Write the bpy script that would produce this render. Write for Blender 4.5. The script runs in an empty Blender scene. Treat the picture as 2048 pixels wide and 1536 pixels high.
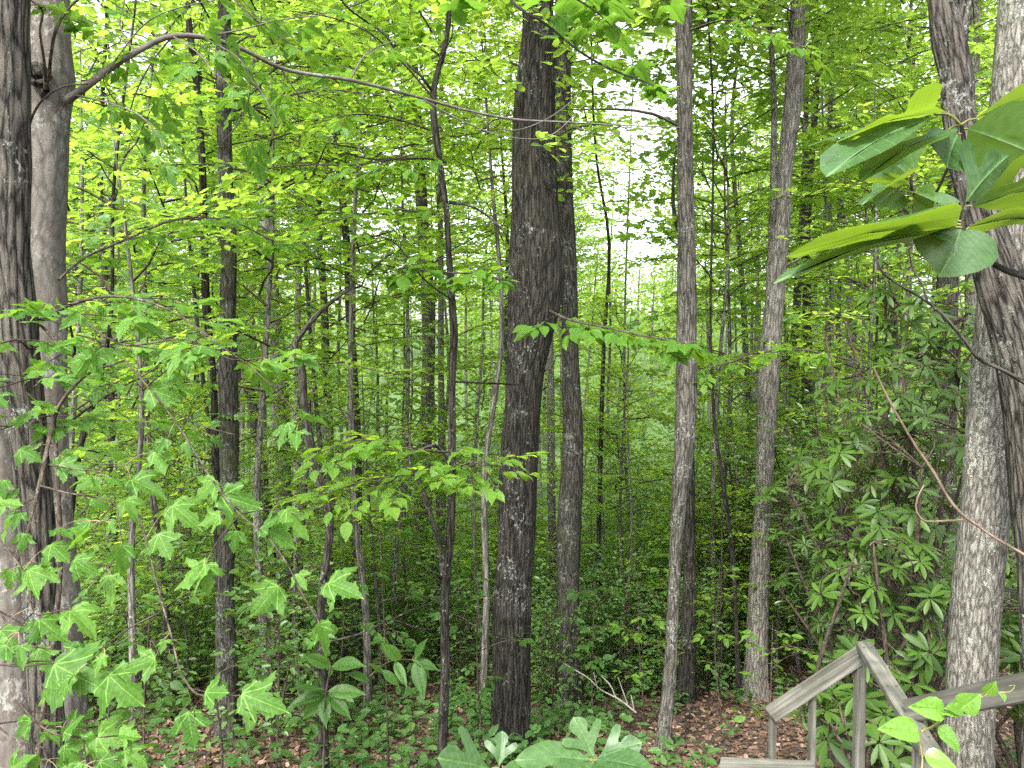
import bpy, bmesh, math, random
import numpy as np
from mathutils import Vector, Matrix
from mathutils.geometry import tessellate_polygon

SC = bpy.context.scene
COL = SC.collection
R = np.random.default_rng(7)
random.seed(7)
PI = math.pi

# ------------------------------------------------------------------ camera, sky, sun, exposure
FPX = 1547.0                      # focal length in photo pixels (photo 2048 wide)
PITCH = math.radians(2.0)
cd = bpy.data.cameras.new('camera')
cam = bpy.data.objects.new('camera', cd)
COL.objects.link(cam)
cam.location = (0, 0, 0)
cam.rotation_euler = (PI / 2 - PITCH, 0, 0)
cd.sensor_width = 36.0
cd.sensor_fit = 'HORIZONTAL'
cd.lens = FPX / 2048 * 36.0
cd.clip_start = 0.05
cd.clip_end = 2000
SC.camera = cam

SUN_EL, SUN_AZ = math.radians(50), math.radians(-155)   # azimuth measured from +Y (view direction) clockwise
world = bpy.data.worlds.new('World')
SC.world = world
world.use_nodes = True
wn = world.node_tree
wn.nodes.clear()
sky = wn.nodes.new('ShaderNodeTexSky')
sky.sky_type = 'NISHITA'
sky.sun_disc = False
sky.sun_elevation = SUN_EL
sky.sun_rotation = SUN_AZ
sky.air_density = 1.0
sky.dust_density = 4.0
sky.ozone_density = 1.0
hs = wn.nodes.new('ShaderNodeHueSaturation')
hs.inputs['Saturation'].default_value = 0.22
bg = wn.nodes.new('ShaderNodeBackground')
bg.inputs['Strength'].default_value = 0.15
wo = wn.nodes.new('ShaderNodeOutputWorld')
wn.links.new(sky.outputs[0], hs.inputs['Color'])
wn.links.new(hs.outputs[0], bg.inputs['Color'])
wn.links.new(bg.outputs[0], wo.inputs['Surface'])

sl = bpy.data.lights.new('sun', 'SUN')
sl.energy = 1.5
sl.angle = math.radians(10)
sl.color = (1.0, 0.95, 0.86)
sun = bpy.data.objects.new('sun', sl)
COL.objects.link(sun)
sd = Vector((math.sin(SUN_AZ) * math.cos(SUN_EL), math.cos(SUN_AZ) * math.cos(SUN_EL), math.sin(SUN_EL)))
sun.rotation_euler = sd.to_track_quat('Z', 'Y').to_euler()
sun.location = (0, -5, 40)

SC.view_settings.view_transform = 'Standard'
SC.view_settings.look = 'None'
SC.view_settings.gamma = 1.0
SC.view_settings.use_curve_mapping = False
SC.view_settings.exposure = 2.3
SC.render.engine = 'CYCLES'
cy = SC.cycles
cy.max_bounces = 12
cy.diffuse_bounces = 10
cy.glossy_bounces = 2
cy.transmission_bounces = 8
cy.transparent_max_bounces = 4
cy.sample_clamp_indirect = 6
cy.use_denoising = False
cy.use_adaptive_sampling = True
cy.adaptive_threshold = 0.01


# ------------------------------------------------------------------ geometry helpers
def P(px, py, d):
    """point at photo pixel (px, py) and forward distance d, camera at the world origin"""
    cx = (px - 1024) / FPX * d
    c2 = (768 - py) / FPX * d
    return np.array((cx, d * math.cos(PITCH) + c2 * math.sin(PITCH), c2 * math.cos(PITCH) - d * math.sin(PITCH)))


def to_px(p):
    x, y, z = p
    d = y * math.cos(PITCH) - z * math.sin(PITCH)
    u = y * math.sin(PITCH) + z * math.cos(PITCH)
    return 1024 + x / d * FPX, 768 - u / d * FPX, d


GY = np.array([-60, -8, 0, 24, 34, 46, 62, 80, 120, 170, 260, 420])
GZ = np.array([-1.9, -1.95, -2.15, -8.27, -10.2, -11.6, -12.2, -9.6, 0.5, 8.0, 14.0, 16.0])


def ground(x, y):
    b = np.interp(y, GY, GZ)
    return b + 0.10 * np.sin(x * 0.55 + 1.3) * np.sin(y * 0.43) + 0.05 * np.sin(x * 1.7 + y * 0.9) \
        + 0.012 * np.clip(np.asarray(y) - 20, 0, 60) * np.sin(x * 0.06 + 0.6) * 2


def nrm(a):
    a = np.asarray(a, float)
    return a / np.maximum(np.linalg.norm(a, axis=-1, keepdims=True), 1e-9)


class MB:
    def __init__(self):
        self.V, self.F, self.M, self.A, self.B, self.n = [], [], [], [], [], 0

    def add(self, V, F, mat=0, rnd=0.5, bark=None):
        V = np.asarray(V, float)
        F = np.asarray(F, int)
        self.V.append(V)
        self.F.append(F + self.n)
        self.M.append(np.full(len(F), mat, int))
        self.A.append(np.broadcast_to(np.asarray(rnd, float), (len(V),)))
        self.B.append(V if bark is None else bark)
        self.n += len(V)

    def mesh(self, name, mats, smooth=True):
        me = bpy.data.meshes.new(name)
        V = np.concatenate(self.V)
        me.vertices.add(len(V))
        me.vertices.foreach_set('co', V.ravel())
        ks = np.concatenate([np.full(len(f), f.shape[1], int) for f in self.F])
        me.loops.add(int(ks.sum()))
        me.loops.foreach_set('vertex_index', np.concatenate([f.ravel() for f in self.F]))
        me.polygons.add(len(ks))
        st = np.zeros(len(ks), int)
        st[1:] = np.cumsum(ks)[:-1]
        me.polygons.foreach_set('loop_start', st)
        me.polygons.foreach_set('material_index', np.concatenate(self.M))
        me.polygons.foreach_set('use_smooth', np.full(len(ks), smooth))
        a = me.attributes.new('rnd', 'FLOAT', 'POINT')
        a.data.foreach_set('value', np.concatenate(self.A).astype(np.float32))
        b = me.attributes.new('bark', 'FLOAT_VECTOR', 'POINT')
        b.data.foreach_set('vector', np.concatenate(self.B).astype(np.float32).ravel())
        for m in mats:
            me.materials.append(m)
        me.update(calc_edges=True)
        return me

    def build(self, name, mats, parent=None, smooth=True):
        return link(name, self.mesh(name, mats, smooth), parent)


def link(name, me, parent=None):
    o = bpy.data.objects.new(name, me)
    COL.objects.link(o)
    if parent is not None:
        o.parent = parent
    return o


def thing(name, label, cat, loc=(0, 0, 0), group=None):
    o = bpy.data.objects.new(name, None)
    COL.objects.link(o)
    o.empty_display_size = 0.2
    o.location = loc
    o['label'] = label
    o['category'] = cat
    if group:
        o['group'] = group
    return o


def place(o, root, M=None):
    """parent o to root keeping the coordinates its mesh was built in (world), or world matrix M"""
    o.parent = root
    L = Matrix.Translation(-root.location)
    o.matrix_parent_inverse = Matrix.Identity(4)
    W = L @ (M if M is not None else Matrix.Identity(4))
    o.matrix_basis = W
    return o


def curve(pts, n):
    """smooth resampling of a polyline"""
    pts = np.asarray(pts, float)
    if len(pts) == 2:
        t = np.linspace(0, 1, n)[:, None]
        return pts[0] * (1 - t) + pts[1] * t
    s = np.r_[0, np.cumsum(np.maximum(np.linalg.norm(np.diff(pts[:, :3], axis=0), axis=1), 1e-6))]
    tan = np.gradient(pts, s, axis=0)
    q = np.linspace(0, s[-1], n)
    i = np.clip(np.searchsorted(s, q, side='right') - 1, 0, len(s) - 2)
    h = (s[i + 1] - s[i])[:, None]
    t = ((q - s[i]) / h[:, 0])[:, None]
    a, b = pts[i], pts[i + 1]
    ma, mb = tan[i] * h, tan[i + 1] * h
    t2, t3 = t * t, t * t * t
    return (2 * t3 - 3 * t2 + 1) * a + (t3 - 2 * t2 + t) * ma + (-2 * t3 + 3 * t2) * b + (t3 - t2) * mb


def tube(mb, pts, rad, sides=6, n=None, mat=0, amp=0.0, seed=0, rnd=0.5, flare=None):
    """tapering tube through pts (k,3) with radii rad (k,)"""
    pts = np.asarray(pts, float)
    rad = np.broadcast_to(np.asarray(rad, float), (len(pts),))
    n = n or len(pts)
    c = curve(np.c_[pts, rad], n) if n != len(pts) else np.c_[pts, rad]
    C, r = c[:, :3], np.maximum(c[:, 3], 0.0004)
    T = nrm(np.gradient(C, axis=0))
    avg = np.abs(T.mean(axis=0))
    ref = np.eye(3)[int(np.argmin(avg))]
    U = nrm(ref - T * (T @ ref)[:, None])
    W = np.cross(T, U)
    th = np.linspace(0, 2 * PI, sides, endpoint=False)
    s = np.r_[0, np.cumsum(np.linalg.norm(np.diff(C, axis=0), axis=1))]
    rr = r[:, None] * np.ones(sides)[None, :]
    if amp:
        g = np.random.default_rng(seed)
        f = np.zeros_like(rr)
        for k in range(7):
            a, p, q = g.integers(1, 5), g.uniform(0, 6.28), g.uniform(0.8, 5.0) / max(r.mean() * 8, 0.3)
            f += np.sin(a * th[None, :] + p + 1.5 * np.sin(s[:, None] * q * 0.7 + p)) * np.sin(s[:, None] * q * 2 + 2 * p) / 3
        for k in range(5):     # long ridges of the bark
            a, p = g.integers(9, 19), g.uniform(0, 6.28)
            f += 0.36 * np.sin(a * th[None, :] + p + 1.1 * np.sin(s[:, None] * g.uniform(1.5, 4) + p))
        rr = rr * (1 + amp * f)
    if flare is not None:
        rr = rr * flare(s, th)
    co, si = np.cos(th), np.sin(th)
    V = C[:, None, :] + rr[:, :, None] * (U[:, None, :] * co[None, :, None] + W[:, None, :] * si[None, :, None])
    bk = np.stack([rr * co[None, :], rr * si[None, :], s[:, None] + 0 * rr], axis=-1) + np.array([seed * 1.37 % 50, 0, 0])
    i = np.arange(n - 1)[:, None] * sides
    j = np.arange(sides)[None, :]
    j2 = (j + 1) % sides
    F = np.stack([i + j, i + j2, i + sides + j2, i + sides + j], axis=-1).reshape(-1, 4)
    mb.add(V.reshape(-1, 3), F, mat, rnd, bk.reshape(-1, 3))
    return C, r


# leaf templates (x from base 0 to tip 1, y across, z up)
T_OV = (np.array([(0, 0, 0), (.28, .25, .06), (.68, .21, .04), (1, 0, -.06), (.68, -.21, .04), (.28, -.25, .06)]),
        np.array([(0, 3, 2, 1), (0, 5, 4, 3)]))
T_MP = (np.array([(0, 0, 0), (-.04, .2, .03), (.1, .42, .02), (.22, .3, .05), (.48, .56, .0), (.46, .2, .05), (.7, .22, .02), (1, 0, -.06),
                  (.7, -.22, .02), (.46, -.2, .05), (.48, -.56, .0), (.22, -.3, .05), (.1, -.42, .02), (-.04, -.2, .03), (.38, 0, -.01)]),
        [np.array([(0, 14, 3, 1), (14, 7, 6, 5), (14, 8 + 1, 8, 7), (0, 13, 11, 14)]), np.array([(1, 3, 2), (3, 5, 4), (14, 5, 3), (14, 11, 9), (13, 12, 11), (11, 10, 9)])])
T_LA = (np.array([(0, 0, 0), (.35, .13, .04), (.75, .13, .03), (1, 0, -.05), (.75, -.13, .03), (.35, -.13, .04)]),
        np.array([(0, 3, 2, 1), (0, 5, 4, 3)]))
T_CL = (np.array([(0, 0, 0), (.5, .42, .08), (1, 0, -.08), (.5, -.42, .08)]), np.array([(0, 2, 1), (0, 3, 2)]))


def leaves(mb, T, Pp, D, N, S, mat=1, rnd=None):
    Pp, D, N = np.asarray(Pp, float), nrm(D), np.asarray(N, float)
    S = np.broadcast_to(np.asarray(S, float), (len(Pp),))
    B = nrm(np.cross(N, D))
    N = np.cross(D, B)
    tv, tf = T
    V = Pp[:, None, :] + S[:, None, None] * (tv[None, :, 0:1] * D[:, None, :] + tv[None, :, 1:2] * B[:, None, :] + tv[None, :, 2:3] * N[:, None, :])
    if rnd is None:
        rnd = R.random(len(Pp))
    rr = np.repeat(rnd, len(tv))
    off = (np.arange(len(Pp)) * len(tv))[:, None, None]
    fl = tf if isinstance(tf, list) else [tf]
    first = True
    for f in fl:
        F = (f[None] + off).reshape(-1, f.shape[1])
        if first:
            bk = np.tile(tv, (len(Pp), 1))
            mb.add(V.reshape(-1, 3), F, mat, rr, bk)
            first = False
        else:
            mb.F.append(F + mb.n - len(V) * len(tv))
            mb.M.append(np.full(len(F), mat, int))


def rotz(a):
    c, s = math.cos(a), math.sin(a)
    return np.array(((c, -s, 0), (s, c, 0), (0, 0, 1)))


def roty(a):
    c, s = math.cos(a), math.sin(a)
    return np.array(((c, 0, s), (0, 1, 0), (-s, 0, c)))


def bough(g, L, sp=0.085, up=0.25, droop=0.35, step=0.16, flat=0.3):
    """a flat spray: twigs [(pts, r0, r1)] and leaf arrays P, D, N in local space, growing along +X"""
    n = 7
    t = np.linspace(0, 1, n)
    wob = g.normal(0, 0.08, n).cumsum() * L * 0.5
    main = np.c_[t * L, wob, L * (up * t - droop * t * t) + g.normal(0, .01, n) * L]
    tw = [(main, 0.004 + 0.005 * L, 0.0015)]
    lp, ld = [], []
    s, side = 0.12 * L, 1
    while s < L * 0.98:
        u = s / L
        base = np.array([np.interp(u, t, main[:, k]) for k in range(3)])
        ln = L * (0.12 + 0.42 * (1 - u) * min(1, u * 3.0 + .25)) * g.uniform(.6, 1.2)
        a = side * math.radians(g.uniform(38, 68))
        d = np.array((math.cos(a), math.sin(a), g.normal(0, .10)))
        d2 = np.array((math.cos(a * .75), math.sin(a * .75), d[2] - .18))
        q = np.stack([base, base + d * ln * .5, base + d * ln * .5 + d2 * ln * .5])
        tw.append((q, 0.004, 0.0012))
        m = max(2, int(ln / sp))
        v = np.linspace(.15, 1, m)
        pos = np.where(v[:, None] < .5, base + d * ln * v[:, None], q[1] + d2 * ln * (v[:, None] - .5))
        sg = np.where(np.arange(m) % 2 == 0, 1, -1)
        la = a * .9 + sg * np.radians(g.uniform(25, 65, m))
        la[-1] = a * .8
        lp.append(pos)
        ld.append(np.c_[np.cos(la), np.sin(la), g.normal(-.12, .22, m)])
        s += step * g.uniform(.6, 1.3)
        side = -side
    lp, ld = np.concatenate(lp), np.concatenate(ld)
    ln_ = np.c_[g.normal(0, flat, len(lp)), g.normal(0, flat, len(lp)), np.ones(len(lp))]
    return tw, lp + g.normal(0, .015, lp.shape), ld, ln_


def crown(seed, z0, z1, rad, nb, leaf=0.1, sp=0.085, step=0.16, T=T_OV, top=0.45, low=0.55, up=.3, droop=.35, twig_cut=0.0, smax=4.0, flat=.48):
    """boughs set round a stem from height z0 to z1; returns an MB (mat 0 bark, mat 1 leaf)"""
    g = np.random.default_rng(seed)
    mb = MB()
    AP, AD, AN = [], [], []
    for k in range(nb):
        u = (k + g.uniform(0, .9)) / nb
        z = z0 + (z1 - z0) * u
        prof = low + (1 - low) * math.sin(min(1, u / .45) * PI / 2) if u < .45 else 1 - (1 - top) * ((u - .45) / .55) ** 1.4
        L = min(smax, rad * prof * g.uniform(.65, 1.15))
        tw, lp, ld, ln_ = bough(g, L, sp, up * g.uniform(.4, 1.6), droop * g.uniform(.5, 1.4), step, flat)
        M = rotz(k * 2.39996 + g.uniform(-.6, .6)) @ roty(-g.uniform(-.15, .75) * (0.4 + .8 * u))
        o = np.array((0, 0, z))
        for i, (q, r0, r1) in enumerate(tw):
            if i and g.random() < twig_cut:
                continue
            tube(mb, q @ M.T + o, np.linspace(r0, r1, len(q)), 3 if i else 4)
        AP.append(lp @ M.T + o)
        AD.append(ld @ M.T)
        AN.append(ln_ @ M.T)
    AP, AD, AN = np.concatenate(AP), np.concatenate(AD), np.concatenate(AN)
    leaves(mb, T, AP, AD, AN, leaf * g.uniform(.6, 1.2, len(AP)), 1, g.random(len(AP)))
    return mb


# ------------------------------------------------------------------ materials
def mat_new(name):
    m = bpy.data.materials.new(name)
    m.use_nodes = True
    nt = m.node_tree
    nt.nodes.clear()
    return m, nt, nt.nodes.new('ShaderNodeOutputMaterial')


def nd(nt, t, **kw):
    n = nt.nodes.new(t)
    for k, v in kw.items():
        if k in ('operation', 'blend_type', 'data_type', 'attribute_name', 'feature', 'distance', 'noise_dimensions', 'wave_type', 'bands_direction'):
            setattr(n, k, v)
        else:
            n.inputs[k].default_value = v
    return n


def ramp(nt, stops, src=None):
    r = nt.nodes.new('ShaderNodeValToRGB')
    el = r.color_ramp.elements
    while len(el) < len(stops):
        el.new(0.5)
    for e, (p, c) in zip(el, stops):
        e.position = p
        e.color = (*c, 1) if len(c) == 3 else c
    if src is not None:
        nt.links.new(src, r.inputs[0])
    return r


def mix(nt, fac, a, b, bt='MIX'):
    m = nt.nodes.new('ShaderNodeMix')
    m.data_type = 'RGBA'
    m.blend_type = bt
    for s, v in ((m.inputs[0], fac), (m.inputs[6], a), (m.inputs[7], b)):
        if isinstance(v, bpy.types.NodeSocket):
            nt.links.new(v, s)
        elif isinstance(v, (int, float)):
            s.default_value = v
        else:
            s.default_value = (*v, 1)
    return m.outputs[2]


def math_n(nt, op, a, b=None):
    m = nt.nodes.new('ShaderNodeMath')
    m.operation = op
    for s, v in zip(m.inputs, (a, b)):
        if v is None:
            continue
        if isinstance(v, bpy.types.NodeSocket):
            nt.links.new(v, s)
        else:
            s.default_value = v
    return m.outputs[0]


def leaf_mat(name, dark, light, trans, tfac=0.45, rough=0.55, spec=0.22, veins=None):
    m, nt, out = mat_new(name)
    L = nt.links
    a = nd(nt, 'ShaderNodeAttribute', attribute_name='rnd')
    oi = nt.nodes.new('ShaderNodeObjectInfo')
    f = math_n(nt, 'ADD', math_n(nt, 'MULTIPLY', a.outputs['Fac'], .65), math_n(nt, 'MULTIPLY', oi.outputs['Random'], .35))
    col = mix(nt, f, dark, light)
    tcol = mix(nt, f, tuple(c * .8 for c in trans), tuple(c * 1.15 for c in trans))
    if veins:
        b = nd(nt, 'ShaderNodeAttribute', attribute_name='bark')
        sep = nt.nodes.new('ShaderNodeSeparateXYZ')
        L.new(b.outputs['Vector'], sep.inputs[0])
        x, y = sep.outputs[0], math_n(nt, 'ABSOLUTE', sep.outputs[1])
        dist = y
        if veins == 'palmate':
            for ang in (38, 72):
                c, s = math.cos(math.radians(ang)), math.sin(math.radians(ang))
                dd = math_n(nt, 'ABSOLUTE', math_n(nt, 'SUBTRACT', math_n(nt, 'MULTIPLY', x, s), math_n(nt, 'MULTIPLY', y, c)))
                dist = math_n(nt, 'MINIMUM', dist, dd)
        k = 9.0
        w = math_n(nt, 'FRACT', math_n(nt, 'MULTIPLY', math_n(nt, 'SUBTRACT', x, math_n(nt, 'MULTIPLY', y, .8)), k))
        w = math_n(nt, 'MULTIPLY', math_n(nt, 'ABSOLUTE', math_n(nt, 'SUBTRACT', w, .5)), 1 / k)
        v1 = nt.nodes.new('ShaderNodeMapRange')
        v1.inputs[1].default_value, v1.inputs[2].default_value = 0.004, 0.014
        v1.inputs[3].default_value, v1.inputs[4].default_value = 1, 0
        L.new(dist, v1.inputs[0])
        v2 = nt.nodes.new('ShaderNodeMapRange')
        v2.inputs[1].default_value, v2.inputs[2].default_value = 0.0, 0.007
        v2.inputs[3].default_value, v2.inputs[4].default_value = .5, 0
        L.new(w, v2.inputs[0])
        vv = math_n(nt, 'MAXIMUM', v1.outputs[0], v2.outputs[0])
        col = mix(nt, vv, col, tuple(min(1, c * 1.55 + .02) for c in light))
        tcol = mix(nt, math_n(nt, 'MULTIPLY', vv, .6), tcol, tuple(c * .6 for c in trans))
        tc = nd(nt, 'ShaderNodeTexNoise', Scale=9.0, Detail=3.0)
        L.new(b.outputs['Vector'], tc.inputs['Vector'])
        blot = ramp(nt, [(.35, (.78, .78, .78)), (.65, (1.1, 1.1, 1.05))], tc.outputs[0])
        col = mix(nt, 1, col, blot.outputs[0], 'MULTIPLY')
    p = nd(nt, 'ShaderNodeBsdfPrincipled', Roughness=rough)
    p.inputs['Specular IOR Level'].default_value = spec
    L.new(col, p.inputs['Base Color'])
    t = nt.nodes.new('ShaderNodeBsdfTranslucent')
    L.new(tcol, t.inputs['Color'])
    ms = nt.nodes.new('ShaderNodeMixShader')
    ms.inputs[0].default_value = tfac
    L.new(p.outputs[0], ms.inputs[1])
    L.new(t.outputs[0], ms.inputs[2])
    L.new(ms.outputs[0], out.inputs['Surface'])
    return m


def bark_mat(name, dark, mid, lichen, lich_amt=0.5, scale=22.0, stretch=0.16, bump=0.6, moss=0.0, rough_ridge=True, blotch=None, ridge_w=.24):
    m, nt, out = mat_new(name)
    L = nt.links
    a = nd(nt, 'ShaderNodeAttribute', attribute_name='bark')
    oi = nt.nodes.new('ShaderNodeObjectInfo')
    off = nt.nodes.new('ShaderNodeVectorMath')
    off.operation = 'ADD'
    comb = nt.nodes.new('ShaderNodeCombineXYZ')
    L.new(math_n(nt, 'MULTIPLY', oi.outputs['Random'], 40.0), comb.inputs[2])
    L.new(a.outputs['Vector'], off.inputs[0])
    L.new(comb.outputs[0], off.inputs[1])
    mp = nt.nodes.new('ShaderNodeMapping')
    mp.inputs['Scale'].default_value = (1, 1, stretch)
    L.new(off.outputs[0], mp.inputs[0])
    # warp
    nz = nd(nt, 'ShaderNodeTexNoise', Scale=scale * .6, Detail=4.0)
    L.new(mp.outputs[0], nz.inputs['Vector'])
    wv = nt.nodes.new('ShaderNodeVectorMath')
    wv.operation = 'MULTIPLY_ADD'
    L.new(nz.outputs['Color'], wv.inputs[0])
    wv.inputs[1].default_value = (.035,) * 3
    L.new(mp.outputs[0], wv.inputs[2])
    vor = nd(nt, 'ShaderNodeTexVoronoi', feature='DISTANCE_TO_EDGE', Scale=scale)
    L.new(wv.outputs[0], vor.inputs['Vector'])
    ridge = ramp(nt, [(0.0, (0, 0, 0)), (.22, (.7,) * 3), (.6, (1,) * 3)], vor.outputs['Distance'])
    fine = nd(nt, 'ShaderNodeTexNoise', Scale=scale * 3.2, Detail=8.0, Roughness=.75)
    L.new(wv.outputs[0], fine.inputs['Vector'])
    med = nd(nt, 'ShaderNodeTexNoise', Scale=scale * 1.3, Detail=4.0, Roughness=.6)
    L.new(wv.outputs[0], med.inputs['Vector'])
    h = math_n(nt, 'ADD', math_n(nt, 'MULTIPLY', ridge.outputs[0], ridge_w), math_n(nt, 'ADD', math_n(nt, 'MULTIPLY', fine.outputs[0], .62), math_n(nt, 'MULTIPLY', med.outputs[0], .36)))
    cr = ramp(nt, [(.48, dark), (.66, mid), (.80, tuple(min(1, c * 1.7) for c in mid)), (.9, tuple(min(1, c * 2.4) for c in mid))], h)
    if not rough_ridge:
        cr.color_ramp.elements[2].color = (*mid, 1)
        cr.color_ramp.elements[3].color = (*[c * 1.2 for c in mid], 1)
    col = cr.outputs[0]
    if blotch:
        bn = nd(nt, 'ShaderNodeTexNoise', Scale=5.0, Detail=5.0, Roughness=.6)
        L.new(off.outputs[0], bn.inputs['Vector'])
        br = ramp(nt, [(.46, (0, 0, 0)), (.62, (.75,) * 3)], bn.outputs[0])
        col = mix(nt, br.outputs[0], col, blotch)
    # lichen patches
    l1 = nd(nt, 'ShaderNodeTexNoise', Scale=3.2, Detail=3.0)
    L.new(off.outputs[0], l1.inputs['Vector'])
    l2 = nd(nt, 'ShaderNodeTexNoise', Scale=40.0, Detail=7.0, Roughness=.72)
    lm_ = nt.nodes.new('ShaderNodeMapping')
    lm_.inputs['Scale'].default_value = (1, 1, .65)
    L.new(off.outputs[0], lm_.inputs[0])
    L.new(lm_.outputs[0], l2.inputs['Vector'])
    big = ramp(nt, [(.46, (0, 0, 0)), (.62, (1,) * 3)], l1.outputs[0])
    spk = math_n(nt, 'ADD', l2.outputs[0], math_n(nt, 'MULTIPLY', big.outputs[0], .15 * lich_amt + .02))
    lm = ramp(nt, [(.62, (0, 0, 0)), (.70, (1,) * 3)], spk)
    lcol = mix(nt, fine.outputs[0], tuple(c * .72 for c in lichen), lichen)
    fac = math_n(nt, 'MULTIPLY', lm.outputs[0], min(1.0, .5 + lich_amt * .5))
    col = mix(nt, fac, col, lcol)
    if moss:
        l3 = nd(nt, 'ShaderNodeTexNoise', Scale=1.7, Detail=6.0)
        L.new(off.outputs[0], l3.inputs['Vector'])
        mr = ramp(nt, [(.52, (0, 0, 0)), (.7, (moss,) * 3)], l3.outputs[0])
        col = mix(nt, mr.outputs[0], col, (.05, .065, .02))
    bp = nt.nodes.new('ShaderNodeBump')
    bp.inputs['Strength'].default_value = bump
    bp.inputs['Distance'].default_value = .03
    L.new(math_n(nt, 'ADD', h, math_n(nt, 'MULTIPLY', lm.outputs[0], .25)), bp.inputs['Height'])
    p = nd(nt, 'ShaderNodeBsdfPrincipled', Roughness=.9)
    p.inputs['Specular IOR Level'].default_value = .15
    L.new(col, p.inputs['Base Color'])
    L.new(bp.outputs[0], p.inputs['Normal'])
    L.new(p.outputs[0], out.inputs['Surface'])
    return m


LICH = (.42, .45, .40)
B_OAK = bark_mat('oak_bark', (.006, .0055, .0045), (.043, .039, .032), (.31, .33, .295), .55, 32, .10, 1.0)
B_GREY = bark_mat('grey_bark', (.014, .013, .011), (.062, .058, .050), (.2, .22, .19), .75, 30, .14, .8, moss=.35)
B_GREYL = bark_mat('light_grey_bark', (.024, .022, .019), (.105, .098, .084), (.28, .29, .26), .7, 32, .12, .8)
B_PALE = bark_mat('pale_grey_bark', (.045, .042, .037), (.16, .15, .132), (.32, .33, .30), .6, 32, .12, .8)
B_SMOOTH = bark_mat('smooth_bark', (.075, .070, .061), (.135, .127, .112), (.27, .27, .24), .8, 18, .4, .35, rough_ridge=False, blotch=(.095, .078, .066))
B_ROUGH = bark_mat('flaky_lichen_bark', (.009, .008, .007), (.092, .084, .071), (.30, .315, .28), .75, 30, .13, 1.0)
B_LICH = bark_mat('pale_lichen_bark', (.05, .046, .039), (.175, .168, .146), (.34, .35, .30), .85, 34, .22, .8)
B_TWIG = bark_mat('twig_bark', (.022, .017, .013), (.07, .055, .042), (.3, .3, .26), .4, 60, .2, .3)
B_RED = bark_mat('reddish_twig', (.075, .055, .04), (.165, .125, .09), (.4, .36, .28), .1, 60, .1, .3)
B_DEAD = bark_mat('bleached_wood', (.16, .15, .125), (.30, .28, .245), (.36, .36, .32), .2, 60, .1, .3)
B_DEADB = bark_mat('dead_brown_wood', (.012, .011, .009), (.06, .054, .045), (.3, .32, .28), .5, 36, .16, .8)
B_GREENTWIG = bark_mat('green_stem', (.12, .13, .04), (.26, .22, .09), (.3, .3, .2), .05, 60, .1, .1)

L_CANOPY = leaf_mat('canopy_leaf', (.05, .115, .022), (.095, .185, .035), (.43, .64, .085), .53)
L_UNDER = leaf_mat('understory_leaf', (.05, .125, .026), (.11, .215, .05), (.42, .64, .065), .5, .42, .36)
L_BRIGHT = leaf_mat('bright_leaf', (.07, .15, .025), (.12, .23, .045), (.55, .74, .09), .55)
L_SHRUB = leaf_mat('shrub_leaf', (.055, .13, .035), (.115, .215, .065), (.34, .54, .07), .42, .4, .42)
L_RHODO = leaf_mat('leathery_leaf', (.012, .036, .006), (.06, .12, .016), (.16, .26, .02), .27, .46, .28)
L_LAUREL = leaf_mat('laurel_leaf', (.045, .10, .025), (.11, .20, .055), (.20, .34, .05), .3, .38, .5)
L_MAPLE = leaf_mat('maple_leaf', (.036, .105, .016), (.105, .22, .034), (.19, .39, .035), .43, .55, .2, 'palmate')
L_SASS = leaf_mat('sassafras_leaf', (.04, .10, .034), (.075, .16, .05), (.17, .27, .016), .45, .42, .45, 'pinnate')
L_SMILAX = leaf_mat('smilax_leaf', (.09, .2, .03), (.14, .29, .045), (.25, .45, .04), .4, .3, .5, 'pinnate')
L_BEECH = leaf_mat('beech_leaf', (.045, .12, .015), (.09, .20, .025), (.24, .42, .03), .46, .5, .25, 'pinnate')
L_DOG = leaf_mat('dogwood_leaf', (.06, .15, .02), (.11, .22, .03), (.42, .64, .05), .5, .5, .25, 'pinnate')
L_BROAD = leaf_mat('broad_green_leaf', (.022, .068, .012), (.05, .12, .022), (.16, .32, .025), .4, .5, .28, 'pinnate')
L_FAR = leaf_mat('far_wood_leaf', (.055, .12, .02), (.10, .19, .032), (.36, .54, .06), .5)
L_COVER = leaf_mat('ground_cover_leaf', (.045, .11, .03), (.09, .18, .05), (.2, .36, .06), .4)


def litter_mat():
    m, nt, out = mat_new('dry_leaf')
    a = nd(nt, 'ShaderNodeAttribute', attribute_name='rnd')
    r = ramp(nt, [(0, (.03, .018, .012)), (.4, (.075, .04, .026)), (.75, (.13, .075, .05)), (.95, (.2, .13, .09)), (1, (.3, .22, .16))], a.outputs['Fac'])
    p = nd(nt, 'ShaderNodeBsdfPrincipled', Roughness=.75)
    nt.links.new(r.outputs[0], p.inputs['Base Color'])
    nt.links.new(p.outputs[0], out.inputs['Surface'])
    return m


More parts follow.
